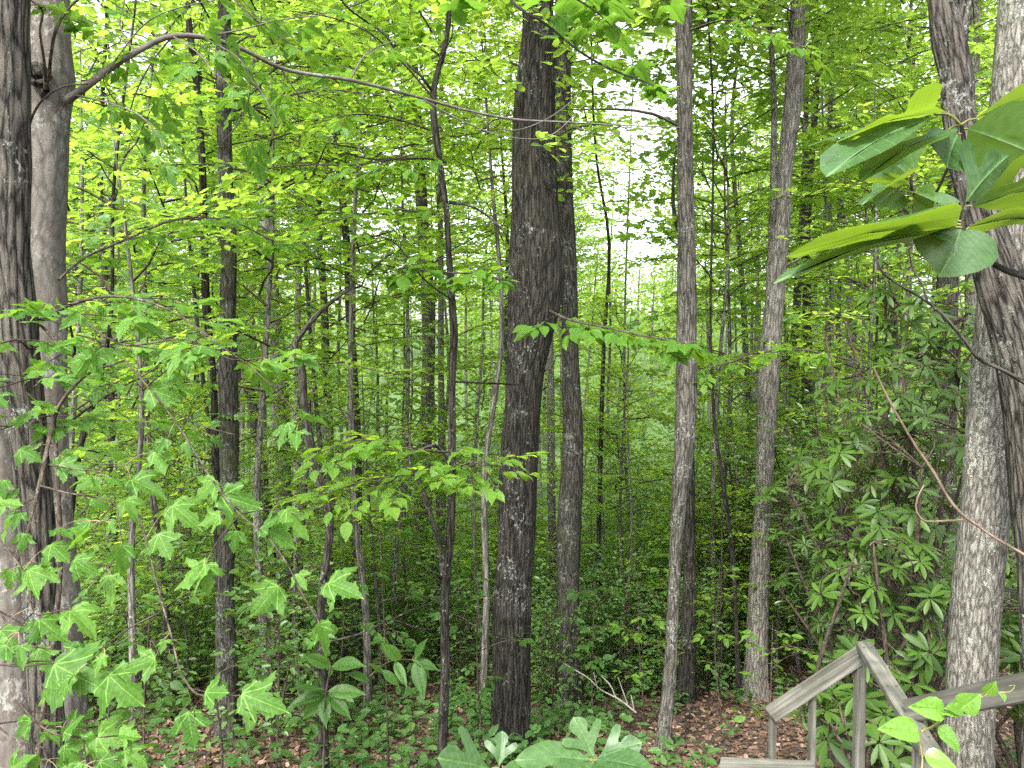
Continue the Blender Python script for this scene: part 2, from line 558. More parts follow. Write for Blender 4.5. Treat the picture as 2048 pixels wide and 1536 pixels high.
def ground_mat():
    m, nt, out = mat_new('forest_floor')
    L = nt.links
    tc = nt.nodes.new('ShaderNodeTexCoord')
    v = nd(nt, 'ShaderNodeTexVoronoi', feature='F1', Scale=13.0)
    L.new(tc.outputs['Object'], v.inputs['Vector'])
    sep = nt.nodes.new('ShaderNodeSeparateColor')
    L.new(v.outputs['Color'], sep.inputs[0])
    r = ramp(nt, [(0, (.02, .013, .009)), (.4, (.055, .031, .02)), (.8, (.10, .06, .04)), (1, (.16, .11, .075))], sep.outputs[0])
    n = nd(nt, 'ShaderNodeTexNoise', Scale=1.2, Detail=6.0)
    L.new(tc.outputs['Object'], n.inputs['Vector'])
    soil = ramp(nt, [(.42, (0, 0, 0)), (.6, (1, 1, 1))], n.outputs[0])
    c = mix(nt, soil.outputs[0], r.outputs[0], (.03, .02, .013))
    sp = nt.nodes.new('ShaderNodeSeparateXYZ')
    L.new(tc.outputs['Object'], sp.inputs[0])
    far = nt.nodes.new('ShaderNodeMapRange')
    far.inputs[1].default_value, far.inputs[2].default_value = 22, 40
    L.new(sp.outputs[1], far.inputs[0])
    c = mix(nt, far.outputs[0], c, (.06, .11, .03))
    b = nt.nodes.new('ShaderNodeBump')
    b.inputs['Strength'].default_value = .8
    b.inputs['Distance'].default_value = .04
    L.new(v.outputs['Distance'], b.inputs['Height'])
    p = nd(nt, 'ShaderNodeBsdfPrincipled', Roughness=.95)
    L.new(c, p.inputs['Base Color'])
    L.new(b.outputs[0], p.inputs['Normal'])
    L.new(p.outputs[0], out.inputs['Surface'])
    return m


def wood_mat():
    m, nt, out = mat_new('weathered_wood')
    L = nt.links
    tc = nt.nodes.new('ShaderNodeTexCoord')
    oi = nt.nodes.new('ShaderNodeObjectInfo')
    cb = nt.nodes.new('ShaderNodeCombineXYZ')
    L.new(math_n(nt, 'MULTIPLY', oi.outputs['Random'], 20), cb.inputs[0])
    ad = nt.nodes.new('ShaderNodeVectorMath')
    L.new(tc.outputs['Object'], ad.inputs[0])
    L.new(cb.outputs[0], ad.inputs[1])
    mp = nt.nodes.new('ShaderNodeMapping')
    mp.inputs['Scale'].default_value = (2.2, 42, 42)
    L.new(ad.outputs[0], mp.inputs[0])
    n = nd(nt, 'ShaderNodeTexNoise', Scale=1.0, Detail=6.0, Distortion=.6)
    L.new(mp.outputs[0], n.inputs['Vector'])
    n2 = nd(nt, 'ShaderNodeTexNoise', Scale=7.0, Detail=4.0)
    L.new(ad.outputs[0], n2.inputs['Vector'])
    r = ramp(nt, [(.3, (.040, .039, .031)), (.55, (.10, .098, .082)), (.75, (.175, .17, .148))], n.outputs[0])
    r2 = ramp(nt, [(.35, (.62, .64, .58)), (.6, (1, 1, 1))], n2.outputs[0])
    c = mix(nt, 1, r.outputs[0], r2.outputs[0], 'MULTIPLY')
    b = nt.nodes.new('ShaderNodeBump')
    b.inputs['Strength'].default_value = .5
    b.inputs['Distance'].default_value = .004
    L.new(n.outputs[0], b.inputs['Height'])
    p = nd(nt, 'ShaderNodeBsdfPrincipled', Roughness=.85)
    L.new(c, p.inputs['Base Color'])
    L.new(b.outputs[0], p.inputs['Normal'])
    L.new(p.outputs[0], out.inputs['Surface'])
    return m


M_LITTER, M_GROUND, M_WOOD = litter_mat(), ground_mat(), wood_mat()

# ------------------------------------------------------------------ the ground
ys = np.r_[np.linspace(-50, 0, 16), np.linspace(0.7, 40, 90), np.linspace(43, 400, 60)]
u = np.linspace(-1, 1, 110)
gx = u[None, :] * (30 + np.maximum(ys, 0)[:, None] * 1.0)
gy = np.repeat(ys[:, None], len(u), 1)
gv = np.stack([gx, gy, ground(gx, gy)], -1).reshape(-1, 3)
i = np.arange(len(ys) - 1)[:, None] * len(u)
j = np.arange(len(u) - 1)[None, :]
gf = np.stack([i + j, i + j + 1, i + j + 1 + len(u), i + j + len(u)], -1).reshape(-1, 4)
mb = MB()
mb.add(gv, gf)
go = mb.build('forest_floor', [M_GROUND])
go['kind'] = 'structure'

# ------------------------------------------------------------------ trunks measured from the photograph
GAP_TREES = []     # (px, name) for describing neighbours
KEY = []


def trunk_line(pts, d, top_z, flare_amt=.35, d_top=None):
    """(px, py, width) rows from top to bottom at distance d -> world points and radii from ground up"""
    C, rr = [], []
    n = len(pts)
    for k, (px, py, w) in enumerate(pts):
        dd = d if d_top is None else d_top + (d - d_top) * k / max(1, n - 1)
        C.append(P(px, py, dd))
        rr.append(w / FPX * dd / 2)
    C, rr = C[::-1], rr[::-1]           # bottom first
    C, rr = [np.array(c) for c in C], list(rr)
    b = C[0]
    gz = float(ground(b[0], b[1]))
    if b[2] > gz - .05:                 # go on down to the ground
        dirn = nrm(C[0] - C[min(2, len(C) - 1)])
        dirn = nrm(dirn + np.array((0, 0, -1.5)))
        for f in (.5, 1.0):
            C.insert(0, b + dirn * (b[2] - gz + .12) * f / max(.3, -dirn[2]))
            rr.insert(0, rr[0] * (1 + .12 * f))
    else:
        keep = [k for k, c in enumerate(C) if c[2] > gz + .15]
        k0 = keep[0]
        a = C[max(0, k0 - 1)]
        C, rr = C[k0:], rr[k0:]
        C.insert(0, np.array((C[0][0] + (a[0] - C[0][0]) * .5, C[0][1], gz - .12)))
        rr.insert(0, rr[0] * 1.1)
    t = C[-1]
    if t[2] < top_z:                    # and on up out of the frame
        dirn = nrm(nrm(C[-1] - C[-3]) + np.array((0, 0, 1.2)))
        ln = (top_z - t[2])
        r0 = rr[-1]
        for f in (.33, .66, 1.0):
            C.append(t + dirn * ln * f / max(.4, dirn[2]) + np.array((R.normal(0, .1), R.normal(0, .1), 0)))
            rr.append(r0 * (1 - .8 * f))
    return np.array(C), np.array(rr)


CANOPY = [crown(100 + k, 0, 9.5, 3.0, 46, leaf=.185, sp=.092, step=.155, smax=3.4, twig_cut=.85, top=.35, low=.6).mesh('canopy_crown', [B_TWIG, L_CANOPY], False) for k in range(4)]
UNDER = [crown(200 + k, 0, 4.6, 2.3, 26, leaf=.138, sp=.085, step=.15, smax=2.6, twig_cut=.6, T=T_OV if k % 2 else T_MP).mesh('understory_crown', [B_TWIG, L_UNDER], False) for k in range(4)]
UNDERB = [crown(230 + k, 0, 4.2, 2.2, 24, leaf=.135, sp=.08, step=.15, smax=2.6, twig_cut=.6).mesh('bright_crown', [B_TWIG, L_BRIGHT], False) for k in range(2)]


def add_crown(root, me, x, y, z, s, rot, name='crown'):
    c = link(name, me, root)
    c.location = Vector((x, y, z)) - root.location
    c.rotation_euler = (0, 0, rot)
    c.scale = (s, s, s)
    c['kind'] = 'stuff'
    return c


def key_tree(name, label, pts, d, bark, top_z=11, crownm='canopy', sides=18, rings=60, amp=.035, d_top=None, branches=3, seed=1, cz=None, group=None, cat='tree', cs=1.0):
    C, rr = trunk_line(pts, d, top_z, d_top=d_top)
    root = thing(name, label, cat, tuple(C[0]), group)
    mb = MB()

    def flare(s, th):
        k = np.exp(-s / .28)[:, None]
        return 1 + k * (.42 + .26 * np.sin(5 * th[None, :] + seed))
    Cc, rc = tube(mb, C, rr, sides, rings, 0, amp, seed, flare=flare)
    place(mb.build('trunk', [bark]), root)
    g = np.random.default_rng(seed + 900)
    for k in range(branches):
        i = int(rings * g.uniform(.25, .9))
        a = g.uniform(0, 2 * PI)
        dirn = np.array((math.cos(a), math.sin(a) * .6, g.uniform(.05, .6)))
        ln = g.uniform(.5, 1.8)
        q = [Cc[i]]
        for m_ in range(4):
            dirn = nrm(dirn + g.normal(0, .25, 3) * np.array((1, 1, .8)))
            q.append(q[-1] + dirn * ln / 4)
        mbb = MB()
        r0 = min(rc[i] * .3, .022)
        tube(mbb, q, np.linspace(r0, .003, 5), 5, 9, 0, .05, seed + k)
        for m_ in (2, 3):
            dd = nrm(dirn + g.normal(0, .6, 3))
            tube(mbb, [q[m_], q[m_] + dd * ln * .2, q[m_] + dd * ln * .3 + g.normal(0, .05, 3)], [.006, .004, .002], 4)
        place(mbb.build('branch', [bark]), root)
    if crownm:
        z0 = top_z - 8.0 if cz is None else cz
        k = int(np.argmin(np.abs(C[:, 2] - z0)))
        ms = CANOPY if crownm == 'canopy' else UNDER if crownm == 'under' else UNDERB
        add_crown(root, ms[seed % len(ms)], C[k][0], C[k][1], z0, cs, seed * 1.7)
    px = np.mean([p[0] for p in pts])
    GAP_TREES.append((px, d))
    return root, Cc, rc


main, _, _ = key_tree('oak_tree', 'large dark oak trunk with lichen spots and a bulge, middle of the view',
    [(1074, -40, 60), (1076, 30, 62), (1078, 68, 66), (1074, 140, 74), (1070, 205, 80), (1068, 342, 90), (1070, 440, 98), (1072, 513, 108), (1071, 560, 110), (1068, 610, 101), (1060, 671, 88), (1051, 739, 75), (1046, 808, 71),
     (1041, 876, 75), (1037, 944, 75), (1035, 1013, 75), (1032, 1100, 76), (1026, 1181, 75), (1022, 1352, 76), (1020, 1489, 76)], 8.0, B_OAK, 10, sides=64, rings=260, amp=.03, branches=0, seed=3)
key_tree('oak_tree', 'dark straight trunk with mossy patches close behind the large bulging oak',
    [(1124, 0, 28), (1126, 100, 29), (1128, 342, 34), (1139, 602, 33), (1141, 739, 34), (1146, 876, 41), (1144, 944, 44), (1140, 1013, 47), (1136, 1181, 44), (1139, 1352, 42), (1142, 1485, 47)], 11, B_GREY, 12, sides=28, rings=110, seed=4, branches=3)
key_tree('oak_tree', 'straight grey trunk right of the bulging oak, thinning and veering left towards its foot',
    [(1368, 0, 33), (1371, 342, 31), (1373, 500, 36), (1373, 671, 40), (1371, 850, 42), (1366, 930, 38), (1358, 1010, 30), (1348, 1181, 24), (1340, 1352, 26), (1327, 1500, 30)], 8.7, B_GREYL, 11, sides=28, rings=130, seed=5, branches=5, cz=4.5)
key_tree('maple_tree', 'dark trunk standing close behind the foot of the straight grey trunk',
    [(1372, 500, 12), (1376, 800, 18), (1378, 930, 22), (1379, 1080, 24), (1378, 1240, 28), (1375, 1340, 31), (1373, 1440, 36)], 11, B_OAK, 3.0, None, sides=18, rings=80, seed=6, branches=2)
key_tree('oak_tree', 'tall grey leaning trunk with a dark knot, right of the straight grey trunk',
    [(1597, 0, 30), (1586, 205, 36), (1570, 342, 29), (1564, 444, 32), (1556, 500, 39), (1549, 602, 37), (1538, 739, 42), (1532, 876, 36), (1526, 1013, 34), (1518, 1181, 41), (1512, 1360, 46)], 11.2, B_PALE, 12, sides=24, rings=90, seed=7, branches=4)
key_tree('maple_tree', 'thin mottled trunk hugging the left side of the tall grey leaning trunk',
    [(1534, 0, 11), (1547, 171, 12), (1547, 342, 14), (1543, 500, 16), (1536, 640, 17)], 11.8, B_LICH, 12, sides=12, rings=60, seed=8, branches=2)
key_tree('maple_tree', 'brown slim trunk, right one of a forked pair behind the leaning grey trunk',
    [(1632, 200, 12), (1620, 342, 16), (1612, 500, 17), (1614, 602, 18), (1614, 739, 21), (1610, 876, 20), (1608, 1010, 20), (1606, 1300, 24)], 18, B_OAK, 14, sides=14, rings=50, seed=9)
key_tree('maple_tree', 'dark slim trunk, left one of a forked pair behind the leaning grey trunk',
    [(1612, 200, 10), (1606, 420, 14), (1597, 560, 16), (1594, 602, 15), (1588, 739, 22), (1584, 876, 20), (1582, 1250, 22)], 18.5, B_GREY, 14, sides=14, rings=50, seed=10)
for k, (lab, pts, d, b) in enumerate([
    ('thin straight pole like trunk standing right of the forked pair', [(1655, 0, 8), (1657, 342, 9), (1662, 500, 10), (1662, 820, 11), (1664, 1100, 12)], 22, B_LICH),
    ('pale curved slender trunk behind the thin pole like trunk', [(1672, 300, 12), (1688, 500, 15), (1700, 600, 14), (1698, 780, 17), (1694, 1000, 18)], 25, B_LICH),
    ('slim pale trunk leaning right above the bright laurel bushes', [(1812, 200, 9), (1804, 380, 11), (1797, 500, 13), (1787, 700, 13), (1781, 850, 13), (1774, 1000, 14)], 18, B_SMOOTH),
    ('slender straight trunk with the drooping branch just right of the slim leaning trunk', [(1824, 200, 8), (1818, 500, 11), (1817, 700, 12), (1815, 900, 12)], 22, B_LICH),
    ('stout grey trunk half hidden behind the rhododendron bushes', [(1912, 300, 34), (1909, 410, 36), (1895, 560, 40), (1890, 700, 41), (1888, 1000, 44)], 14, B_GREY),
    ('pale blotchy trunk seen in the gap above the big sassafras leaves', [(1948, 0, 26), (1944, 100, 28), (1938, 260, 29), (1944, 500, 26), (1945, 800, 30)], 15, B_LICH),
    ('slim grey trunk curving gently, left of the slender bending stem', [(672, 205, 13), (680, 342, 15), (690, 450, 15), (696, 513, 16), (698, 602, 17), (707, 739, 17), (712, 876, 21), (713, 944, 22), (713, 1150, 23), (713, 1350, 26)], 13, B_GREY),
    ('thin dark trunk left of the grey trunk with white lichen spots, joining it lower down', [(376, 0, 10), (393, 171, 14), (405, 342, 14), (410, 525, 15), (412, 602, 16), (426, 739, 12), (430, 876, 16), (434, 1013, 14)], 9.5, B_OAK),
    ('broad dark trunk, left one of a pair behind the slender bending stem', [(848, 480, 26), (856, 602, 28), (857, 739, 26), (850, 876, 28), (843, 1010, 31), (832, 1181, 40), (826, 1262, 50)], 19, B_GREYL),
    ('reddish brown trunk, right one of a pair behind the slender bending stem', [(880, 380, 11), (882, 602, 12), (882, 739, 12), (884, 900, 16), (880, 1200, 18)], 17, B_SMOOTH),
    ('thin grey trunk visible between the bulging oak and the mossy trunk', [(1100, 560, 12), (1101, 671, 12), (1102, 876, 16), (1103, 1010, 16), (1108, 1181, 17), (1110, 1320, 20)], 16, B_LICH),
    ('very thin leaning trunk in the pale gap right of the mossy trunk', [(1196, 342, 5), (1217, 470, 6), (1218, 520, 6), (1209, 671, 8), (1204, 808, 9), (1199, 1013, 9), (1196, 1181, 10)], 14, B_OAK),
    ('pale double looking trunk right of the grey trunk with white lichen spots', [(524, 350, 20), (532, 450, 24), (538, 500, 27), (545, 602, 28), (560, 739, 30), (565, 876, 31), (568, 1013, 32), (570, 1150, 34)], 15, B_LICH),
    ('dark trunk leaning right towards the bent dead sapling', [(470, 640, 14), (488, 720, 17), (499, 770, 20), (511, 860, 19), (525, 944, 18), (540, 1060, 20), (546, 1200, 22)], 16, B_OAK),
    ('short visible pale trunk above the broken branch of the dead sapling', [(600, 400, 9), (599, 500, 11), (596, 600, 12), (594, 800, 12)], 20, B_LICH),
    ('thin grey trunk passing behind the broken branch of the dead sapling', [(636, 380, 12), (640, 500, 13), (648, 600, 15), (652, 720, 17), (660, 900, 17)], 22, B_GREY),
    ('dark slim trunk behind the hanging maple leaves on the left', [(222, 780, 13), (224, 850, 14), (226, 1000, 14), (230, 1150, 15)], 15, B_OAK),
    ('dark slim leaning stem behind the arching maple twigs', [(212, 700, 9), (198, 760, 11), (182, 820, 12), (164, 876, 12), (152, 940, 13), (144, 1000, 13)], 7.5, B_OAK),
    ('thin grey trunk at the far side of the straight grey trunk, seen through laurel leaves', [(1478, 480, 10), (1484, 560, 11), (1492, 700, 11), (1500, 860, 12), (1498, 1020, 13)], 20, B_GREY),
    ('thin dark crooked stem between the straight grey trunk and the leaning grey trunk', [(1424, 760, 6), (1430, 860, 7), (1444, 950, 8), (1452, 1010, 9), (1466, 1120, 9)], 11, B_OAK),
]):
    key_tree('slender_tree', lab, pts, d, b, 12 if d > 10 else 5, 'canopy' if d > 10 else None, sides=12, rings=46, seed=20 + k, branches=2)

key_tree('maple_tree', 'upright grey trunk with white lichen spots, left of the bent dead sapling',
    [(449, 0, 24), (447, 171, 29), (451, 342, 28), (458, 525, 30), (456, 602, 31), (456, 739, 37), (458, 876, 37), (458, 1010, 34), (450, 1181, 34), (454, 1352, 42), (456, 1500, 48)], 8.5, B_GREY, 11, sides=28, rings=130, seed=50, branches=4)
# slender bending stem in front
st, stC, stR = key_tree('young_tree', 'slender bending stem with small kinks, just left of the bulging oak',
    [(899, 0, 10), (888, 100, 11), (869, 171, 12), (866, 200, 13), (870, 256, 15), (883, 342, 11), (893, 425, 12), (898, 513, 12), (904, 602, 15), (908, 671, 16), (905, 739, 14), (904, 876, 15), (903, 1013, 16), (898, 1100, 18), (891, 1181, 18), (890, 1352, 19), (883, 1536, 18)],
    6.5, B_OAK, 4.5, 'under', sides=16, rings=150, seed=51, branches=0, cz=2.4, cs=.8)


def limb(root, rows, mat, name='branch', sides=7, n=30, amp=.04, seed=1, extra=None):
    """rows (px, py, d, width px)"""
    q = [P(a, b, c) for a, b, c, w in rows]
    r = [w / FPX * c / 2 for a, b, c, w in rows]
    mb = MB()
    C, rr = tube(mb, q, r, sides, n, 0, amp, seed)
    if extra:
        for e in extra:
            mb2 = MB()
            tube(mb2, [P(a, b, c) for a, b, c, w in e], [w / FPX * c / 2 for a, b, c, w in e], 5, 12, 0, amp, seed + 1)
            place(mb2.build('twig', [mat]), root)
    o = mb.build(name, [mat])
    place(o, root)
    return o, C, rr


limb(st, [(888, 1150, 6.5, 14), (882, 1100, 6.5, 11), (868, 1050, 6.4, 10), (855, 1010, 6.4, 10), (838, 960, 6.4, 10), (822, 930, 6.4, 8), (820, 890, 6.4, 5), (816, 850, 6.4, 3)], B_DEADB, extra=[
    [(822, 930, 6.4, 9), (800, 945, 6.4, 8), (775, 965, 6.4, 7), (755, 968, 6.4, 4), (720, 965, 6.4, 3)]])
limb(st, [(903, 1000, 6.5, 8), (898, 950, 6.5, 8), (892, 915, 6.4, 8), (880, 898, 6.4, 7), (862, 892, 6.3, 7), (848, 896, 6.3, 5), (838, 900, 6.3, 3)], B_DEADB)
limb(st, [(898, 405, 6.5, 7), (935, 410, 6.5, 6), (970, 428, 6.5, 5), (1000, 455, 6.5, 5), (1018, 475, 6.5, 3)], B_OAK)
limb(st, [(893, 325, 6.5, 6), (860, 318, 6.5, 5), (800, 318, 6.5, 5), (740, 318, 6.5, 4), (690, 305, 6.5, 3)], B_OAK)
limb(st, [(866, 185, 6.5, 6), (840, 150, 6.4, 6), (800, 115, 6.4, 5), (770, 70, 6.3, 5), (735, 45, 6.3, 4), (690, 10, 6.2, 4), (670, -20, 6.2, 4)], B_OAK)
limb(st, [(912, 764, 6.5, 4), (960, 766, 6.6, 4), (1012, 768, 6.8, 4), (1040, 770, 7.2, 3)], B_OAK)

# bent dead sapling
dead, dC, dR = key_tree('dead_sapling', 'bent dark dead sapling with its top snapped over, left of the middle',
    [(583, 690, 12), (592, 705, 14), (600, 725, 15), (608, 808, 15), (622, 893, 17), (639, 961, 17), (656, 1025, 18), (659, 1045, 17), (654, 1113, 15), (644, 1181, 15), (643, 1300, 16), (647, 1500, 19)], 6.8, B_DEADB, -50, None, sides=14, rings=120, seed=52, branches=2)
limb(dead, [(592, 705, 6.8, 13), (590, 690, 6.8, 12), (605, 665, 6.8, 11), (619, 647, 6.8, 11), (640, 625, 6.8, 10), (670, 598, 6.8, 8), (703, 577, 6.8, 5)], B_DEADB)

# near trunks at the left edge
sm, smC, smR = key_tree('maple_tree', 'large smooth grey brown trunk with a branch scar, near the left edge',
    [(94, -60, 80), (93, 0, 80), (95, 90, 84), (98, 171, 92), (95, 215, 84), (94, 342, 77), (91, 525, 70), (96, 602, 66), (96, 739, 68), (98, 876, 70), (102, 1013, 74), (112, 1181, 84), (118, 1352, 92), (122, 1500, 100)], 4.2, B_SMOOTH, 7, None, sides=56, rings=200, amp=.02, branches=0, seed=53)
key_tree('oak_tree', 'rough dark trunk crusted with lichen at the left edge, overlapping the smooth trunk',
    [(20, -60, 66), (21, 0, 66), (23, 342, 66), (25, 525, 68), (30, 602, 72), (42, 739, 70), (58, 876, 66), (70, 1013, 62), (80, 1181, 60), (88, 1352, 60), (94, 1500, 64)], 3.75, B_ROUGH, 6.5, None, sides=56, rings=200, amp=.05, branches=0, seed=54)
key_tree('maple_tree', 'pinkish smooth trunk cut off by the left edge, lowest of the three close trunks',
    [(-40, 500, 60), (-25, 700, 64), (-6, 876, 70), (8, 1013, 74), (20, 1181, 78), (30, 1352, 84), (36, 1500, 92)], 4.0, B_SMOOTH, 5, None, sides=40, rings=120, amp=.025, branches=0, seed=55)
# near trunks at the right edge
key_tree('maple_tree', 'large pale grey trunk with lichen crust behind the stair rail, leaning right',
    [(2052, -60, 84), (2046, 0, 84), (2030, 200, 86), (2014, 450, 88), (2005, 602, 88), (1994, 739, 90), (1982, 876, 88), (1972, 1013, 88), (1954, 1181, 88), (1942, 1352, 88), (1934, 1536, 92)], 5.6, B_LICH, 8, None, sides=56, rings=200, amp=.03, branches=0, seed=56)
rt, rtC, rtR = key_tree('oak_tree', 'rough ridged forked trunk crossing in front of the pale grey trunk at the right',
    [(1880, -60, 50), (1883, 0, 50), (1897, 80, 60), (1912, 150, 60), (1918, 230, 58), (1938, 340, 64), (1966, 450, 74), (1992, 540, 84), (2022, 640, 88), (2046, 739, 88), (2062, 876, 90), (2076, 1013, 90), (2090, 1200, 92), (2100, 1400, 96)], 5.0, B_ROUGH, 7, None, sides=56, rings=200, amp=.05, branches=0, seed=57)
limb(rt, [(1912, 150, 5.0, 30), (1916, 90, 5.0, 30), (1922, 50, 5.0, 28), (1930, 0, 5.0, 26), (1936, -60, 5.0, 22)], B_ROUGH, sides=24, n=40, amp=.05)

# ------------------------------------------------------------------ fill: the forest behind
occupied = GAP_TREES
GAPS = [(0, 140, 'left of the smooth trunk'), (140, 440, 'between the smooth trunk and the white spotted trunk'),
        (440, 640, 'between the white spotted trunk and the dead sapling'), (640, 890, 'between the dead sapling and the slender bending stem'),
        (890, 1060, 'between the slender stem and the bulging oak'), (1060, 1240, 'behind the mossy trunk'),
        (1240, 1400, 'around the straight grey trunk'), (1400, 1560, 'left of the leaning grey trunk'),
        (1560, 1760, 'around the forked slim pair'), (1760, 3000, 'behind the rhododendrons'), (-900, 0, 'at the extreme left edge')]
ORD = 'first second third fourth fifth sixth seventh eighth ninth tenth eleventh twelfth thirteenth fourteenth fifteenth sixteenth seventeenth eighteenth nineteenth twentieth'.split()
ORD += ['twenty-' + w for w in ORD[:9]] + ['thirtieth'] + ['thirty-' + w for w in ORD[:9]]
FILL = []


def label_fill():
    """name the repeats by their order from the left within each gap between the marked trunks"""
    by = {}
    for root, kind in FILL:
        px = to_px((root.location.x, root.location.y, root.location.z + 1.0))[0]
        by.setdefault((kind, gap(px)), []).append((px, root))
    for (kind, gp), rows in by.items():
        rows.sort(key=lambda r: r[0])
        for k, (px, root) in enumerate(rows):
            root['label'] = f'{kind}, {ORD[k]} from left {gp}' if len(rows) > 1 else f'{kind} {gp}'


def gap(px):
    for a, b, t in GAPS:
        if a <= px < b:
            return t
    return GAPS[0][2]


TRUNKS = []
for k in range(6):
    g = np.random.default_rng(400 + k)
    h = 17.0
    pts = [np.array((0, 0, -.3))]
    for z in (2, 5, 8, 11, 14, h):
        pts.append(np.array((pts[-1][0] + g.normal(0, .12), pts[-1][1] + g.normal(0, .12), z)))
    mb = MB()
    C, rr = tube(mb, pts, np.array((.17, .14, .125, .11, .085, .05, .015)) * g.uniform(.75, 1.25), 10, 34, 0, .05, k)
    for m_ in range(7):
        i = int(g.uniform(.25, .85) * 34)
        a = g.uniform(0, 6.28)
        d = np.array((math.cos(a), math.sin(a), g.uniform(.2, .9)))
        ln = g.uniform(.6, 2.4)
        tube(mb, [C[i], C[i] + d * ln * .5, C[i] + d * ln + np.array((0, 0, .2))], [min(rr[i] * .4, .03), .014, .004], 5)
    TRUNKS.append(mb.mesh('trunk', [(B_GREY, B_GREYL, B_LICH)[k % 3]]))
STEMS = []
for k in range(5):
    g = np.random.default_rng(500 + k)
    pts = [np.array((0, 0, -.2))]
    for z in (1, 2, 3.2, 4.6, 6):
        pts.append(np.array((pts[-1][0] + g.normal(0, .09), pts[-1][1] + g.normal(0, .09), z)))
    mb = MB()
    tube(mb, pts, np.array((.045, .036, .03, .024, .016, .004)), 7, 22, 0, .05, k)
    STEMS.append(mb.mesh('trunk', [(B_PALE, B_LICH, B_GREYL)[k % 3]]))

g = np.random.default_rng(11)
placed = [(float((px - 1024) / FPX * d), d) for px, d in occupied]


def free(x, y, dmin):
    return all((x - a) ** 2 + (y - b) ** 2 > dmin * dmin for a, b in placed)


n = 0
tries = 0
while n < 48 and tries < 6000:
    tries += 1
    y = 13 + (g.random() ** .75) * 45
    px = g.uniform(-260, 2300)
    x = (px - 1024) / FPX * y
    if not free(x, y, 1.3 + y * .018):
        continue
    if 960 < px < 1330 and y < 19:
        continue
    # the open sky gaps over the middle
    if (1140 < px < 1345 or 690 < px < 880 or 900 < px < 1010) and g.random() < .75:
        continue
    placed.append((x, y))
    z = float(ground(x, y))
    zb = g.uniform(0, .2) * y - 1.0
    s = float(np.clip((.46 * y + 1.5 - zb) / 9.5, .5, 1.05)) * g.uniform(.85, 1.1)
    far = 'distant' if y > 30 else 'slim'
    root = thing('forest_tree', '', 'tree', (x, y, z), 'background forest trees')
    FILL.append((root, f'{far} background tree'))
    t = link('trunk', TRUNKS[n % 6], root)
    t.rotation_euler = (g.normal(0, .03), g.normal(0, .03), g.uniform(0, 6))
    w_ = g.uniform(.75, 1.15)
    t.scale = (w_, w_, (zb + 8.6 * s - z) / 17.0)
    add_crown(root, CANOPY[n % 4], x, y, zb, s, g.uniform(0, 6))
    n += 1
n = 0
tries = 0
while n < 64 and tries < 6000:
    tries += 1
    y = 35 + 20 * g.random()
    px = g.uniform(-150, 2200)
    x = (px - 1024) / FPX * y
    if not free(x, y, 1.6):
        continue
    if (1160 < px < 1335 or 905 < px < 1000) and g.random() < .7:
        continue
    placed.append((x, y))
    z = float(ground(x, y))
    zb = g.uniform(1.0, 6.0)
    s = g.uniform(1.05, 1.4)
    w_ = g.uniform(.7, 1.0)
    root = thing('forest_tree', '', 'tree', (x, y, z), 'background forest trees')
    FILL.append((root, 'very distant leafy tree'))
    t = link('trunk', TRUNKS[n % 6], root)
    t.rotation_euler = (g.normal(0, .03), g.normal(0, .03), g.uniform(0, 6))
    t.scale = (w_, w_, (zb + 8.6 * s - z) / 17.0)
    add_crown(root, CANOPY[n % 4], x, y, zb, s, g.uniform(0, 6))
    n += 1
n = 0
tries = 0
while n < 84 and tries < 6000:
    tries += 1
    y = 8 + (g.random() ** .9) * 34
    px = g.uniform(-200, 2250)
    x = (px - 1024) / FPX * y
    if not free(x, y, .9 + y * .02):
        continue
    if 640 < px < 1420 and y < 17:
        continue
    if y < 11 and (px > 300):
        continue
    if px > 1380 and y < 13:
        continue
    placed.append((x, y))
    z = float(ground(x, y))
    s = g.uniform(.7, 1.25)
    b = g.random() < .4
    root = thing('understory_tree', '', 'tree', (x, y, z), 'understory trees in the woods')
    FILL.append((root, f'{"bright" if b else "dull"} green understory tree'))
    t = link('trunk', STEMS[n % 5], root)
    t.rotation_euler = (g.normal(0, .06), g.normal(0, .06), g.uniform(0, 6))
    t.scale = (s, s, s)
    ms = UNDERB if b else UNDER
    add_crown(root, ms[n % len(ms)], x, y, z + g.uniform(.9, 1.8) * s, s, g.uniform(0, 6))
    n += 1

